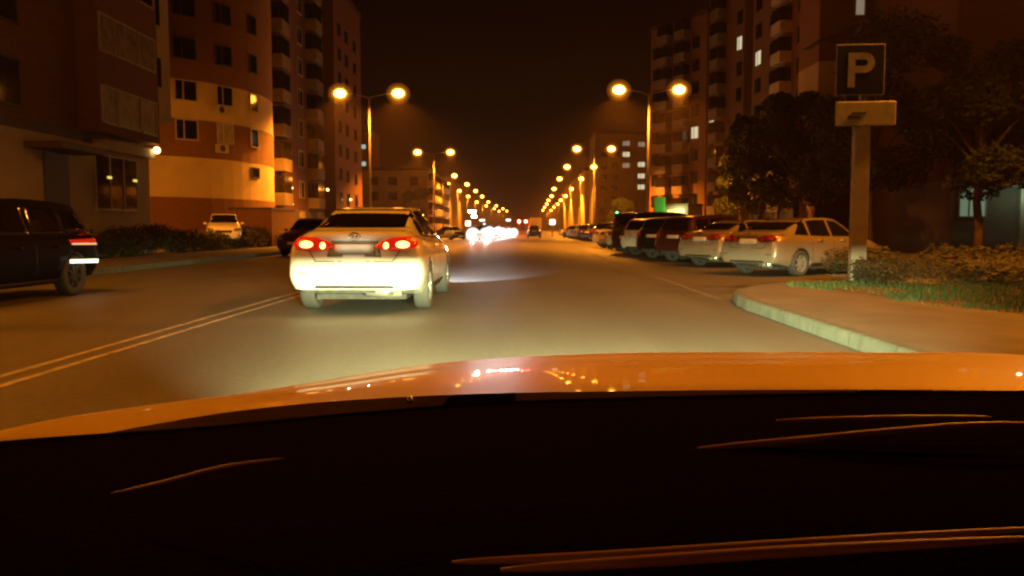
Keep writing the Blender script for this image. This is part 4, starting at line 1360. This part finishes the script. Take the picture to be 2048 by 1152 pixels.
# black cowl panel between bonnet and windscreen base
dashe = [(-.50, .69, .994), (-.44, .75, .992), (-.33, .82, .990), (-.18, .87, .991), (0.0, .90, .993), (.25, .92, .994), (.5, .93, .994), (.8, .92, .995), (1.1, .88, .99), (1.4, .8, .98)]
dashe = [(x, y, CAM_H - s * y) for (x, y, _), s in zip(dashe, [.276, .264, .251, .232, .217, .2085, .2035, .201, .20, .20])]
de = catc(dashe)
bm = bmesh.new()
A = [bm.verts.new((x + ox, y, z)) for x, y, z in de]
B = [bm.verts.new((x + ox, y + .10, z - .035)) for x, y, z in de]
D_ = [bm.verts.new((x + ox, y + .12, z - .15)) for x, y, z in de]
for a, b in ((A, B), (B, D_)):
    for k in range(len(a) - 1):
        bm.faces.new((a[k], a[k + 1], b[k + 1], b[k]))
obj('cowl_panel', bm, M['dark'], OWN, True)
# dashboard: top pad falling towards the driver
bm = bmesh.new()
prof = [(0.0, 0.0), (-.06, -.004), (-.14, -.012), (-.24, -.028), (-.33, -.055), (-.38, -.10), (-.40, -.20), (-.40, -.5)]
RW = []
for dy, dz in prof:
    RW.append([bm.verts.new((x + ox, y + dy, z + dz - .003)) for x, y, z in de])
for a, b in zip(RW, RW[1:]):
    for k in range(len(a) - 1):
        bm.faces.new((a[k], a[k + 1], b[k + 1], b[k]))
dash = obj('dashboard', bm, M['dash'], OWN, True)
def dashtube(name, pts, r, m='gloss'):
    bm = bmesh.new(); P_ = catc(pts, 6)
    pathtube(bm, [(x + ox, y, z) for x, y, z in P_], [r * (1 - .7 * abs(2 * i / (len(P_) - 1) - 1) ** 3) for i in range(len(P_))], 8)
    return obj(name, bm, M[m], OWN, True)
def at(px, py, y):
    return ((px - 1040) / 1600 * y, y, CAM_H - (py - 458) / 1600 * y)
dashtube('wiper_arm', [at(1560, 845, .78), at(1700, 841, .78), at(1850, 838, .78), at(1990, 837, .78)], .003)
dashtube('defroster_trim', [at(1330, 915, .76), at(1450, 900, .76), at(1600, 886, .76), at(1800, 866, .76), at(1960, 853, .76), at(2100, 850, .76)], .004)
dashtube('vent_trim', [at(200, 1000, .62), at(300, 978, .62), at(430, 944, .62), at(560, 925, .62)], .0016)
dashtube('binnacle_trim', [at(900, 1142, .50), at(1200, 1128, .50), at(1600, 1100, .50), at(2100, 1066, .50)], .0035)
dashtube('binnacle_edge', [at(1000, 1158, .47), at(1300, 1138, .47), at(1600, 1116, .47), at(2100, 1086, .47)], .004)
bm = bmesh.new(); bmesh.ops.create_uvsphere(bm, u_segments=10, v_segments=6, radius=.004, matrix=Matrix.Translation((ox - .118, .845, .997)))
obj('light_sensor', bm, M['chrome'], OWN, True)
# cabin shell round the camera: roof, pillars, doors
bm = bmesh.new()
V4 = []
for y in (.42, .2, -.3, -1.0, -1.6):
    V4.append([bm.verts.new((x * 1.38, y, 1.47 + .03 * (1 - (x / .62) ** 2) - (.05 if y > .4 else 0) - (.06 if y < -1.5 else 0))) for x in [-.62 + 1.24 * k / 8 for k in range(9)]])
for a, b in zip(V4, V4[1:]):
    for k in range(8): bm.faces.new((a[k], a[k + 1], b[k + 1], b[k]))
obj('roof', bm, M['yellow'], OWN, True)
for s in (-1, 1):
    xb = -.99 if s < 0 else .99
    bm = bmesh.new(); tube(bm, (xb, .70, .95), (-.86 if s < 0 else .8, .40, 1.42), .03, .03, 8); obj('pillar', bm, M['dark'], OWN)
    bm = bmesh.new(); tube(bm, (s * .9, -.35, .9), (s * .63, -.35, 1.47), .04, .04, 8); obj('pillar', bm, M['dark'], OWN)
    newbox('door', (min(s * .93, s * .99), max(s * .93, s * .99), -1.1, .66, .3, .93), M['yellow'], OWN)
    # headlamp: bowl with a shield that cuts the beam at its own height
    hx = s * .62
    hl_ = newbox('headlight', (hx - .16, hx + .16, 2.10, 2.14, .56, .76), M['dark'], OWN, bev=.01)
    sp_l = bpy.data.lights.new('headlight_beam', 'SPOT')
    sp_l.energy = 12500; sp_l.color = (.96, 1.0, .47); sp_l.spot_size = R(74); sp_l.spot_blend = .8; sp_l.shadow_soft_size = .0006
    so = bpy.data.objects.new('headlight_beam', sp_l); C.objects.link(so); so.parent = OWN
    so.location = (hx, 2.42, .68); so.rotation_euler = (R(84), 0, 0); so.scale = (1, .6, 1)
    newbox('beam_shield', (hx - .06, hx + .06, 2.455, 2.457, .680, .703), M['dark'], hl_)
print('objects', len(bpy.data.objects))
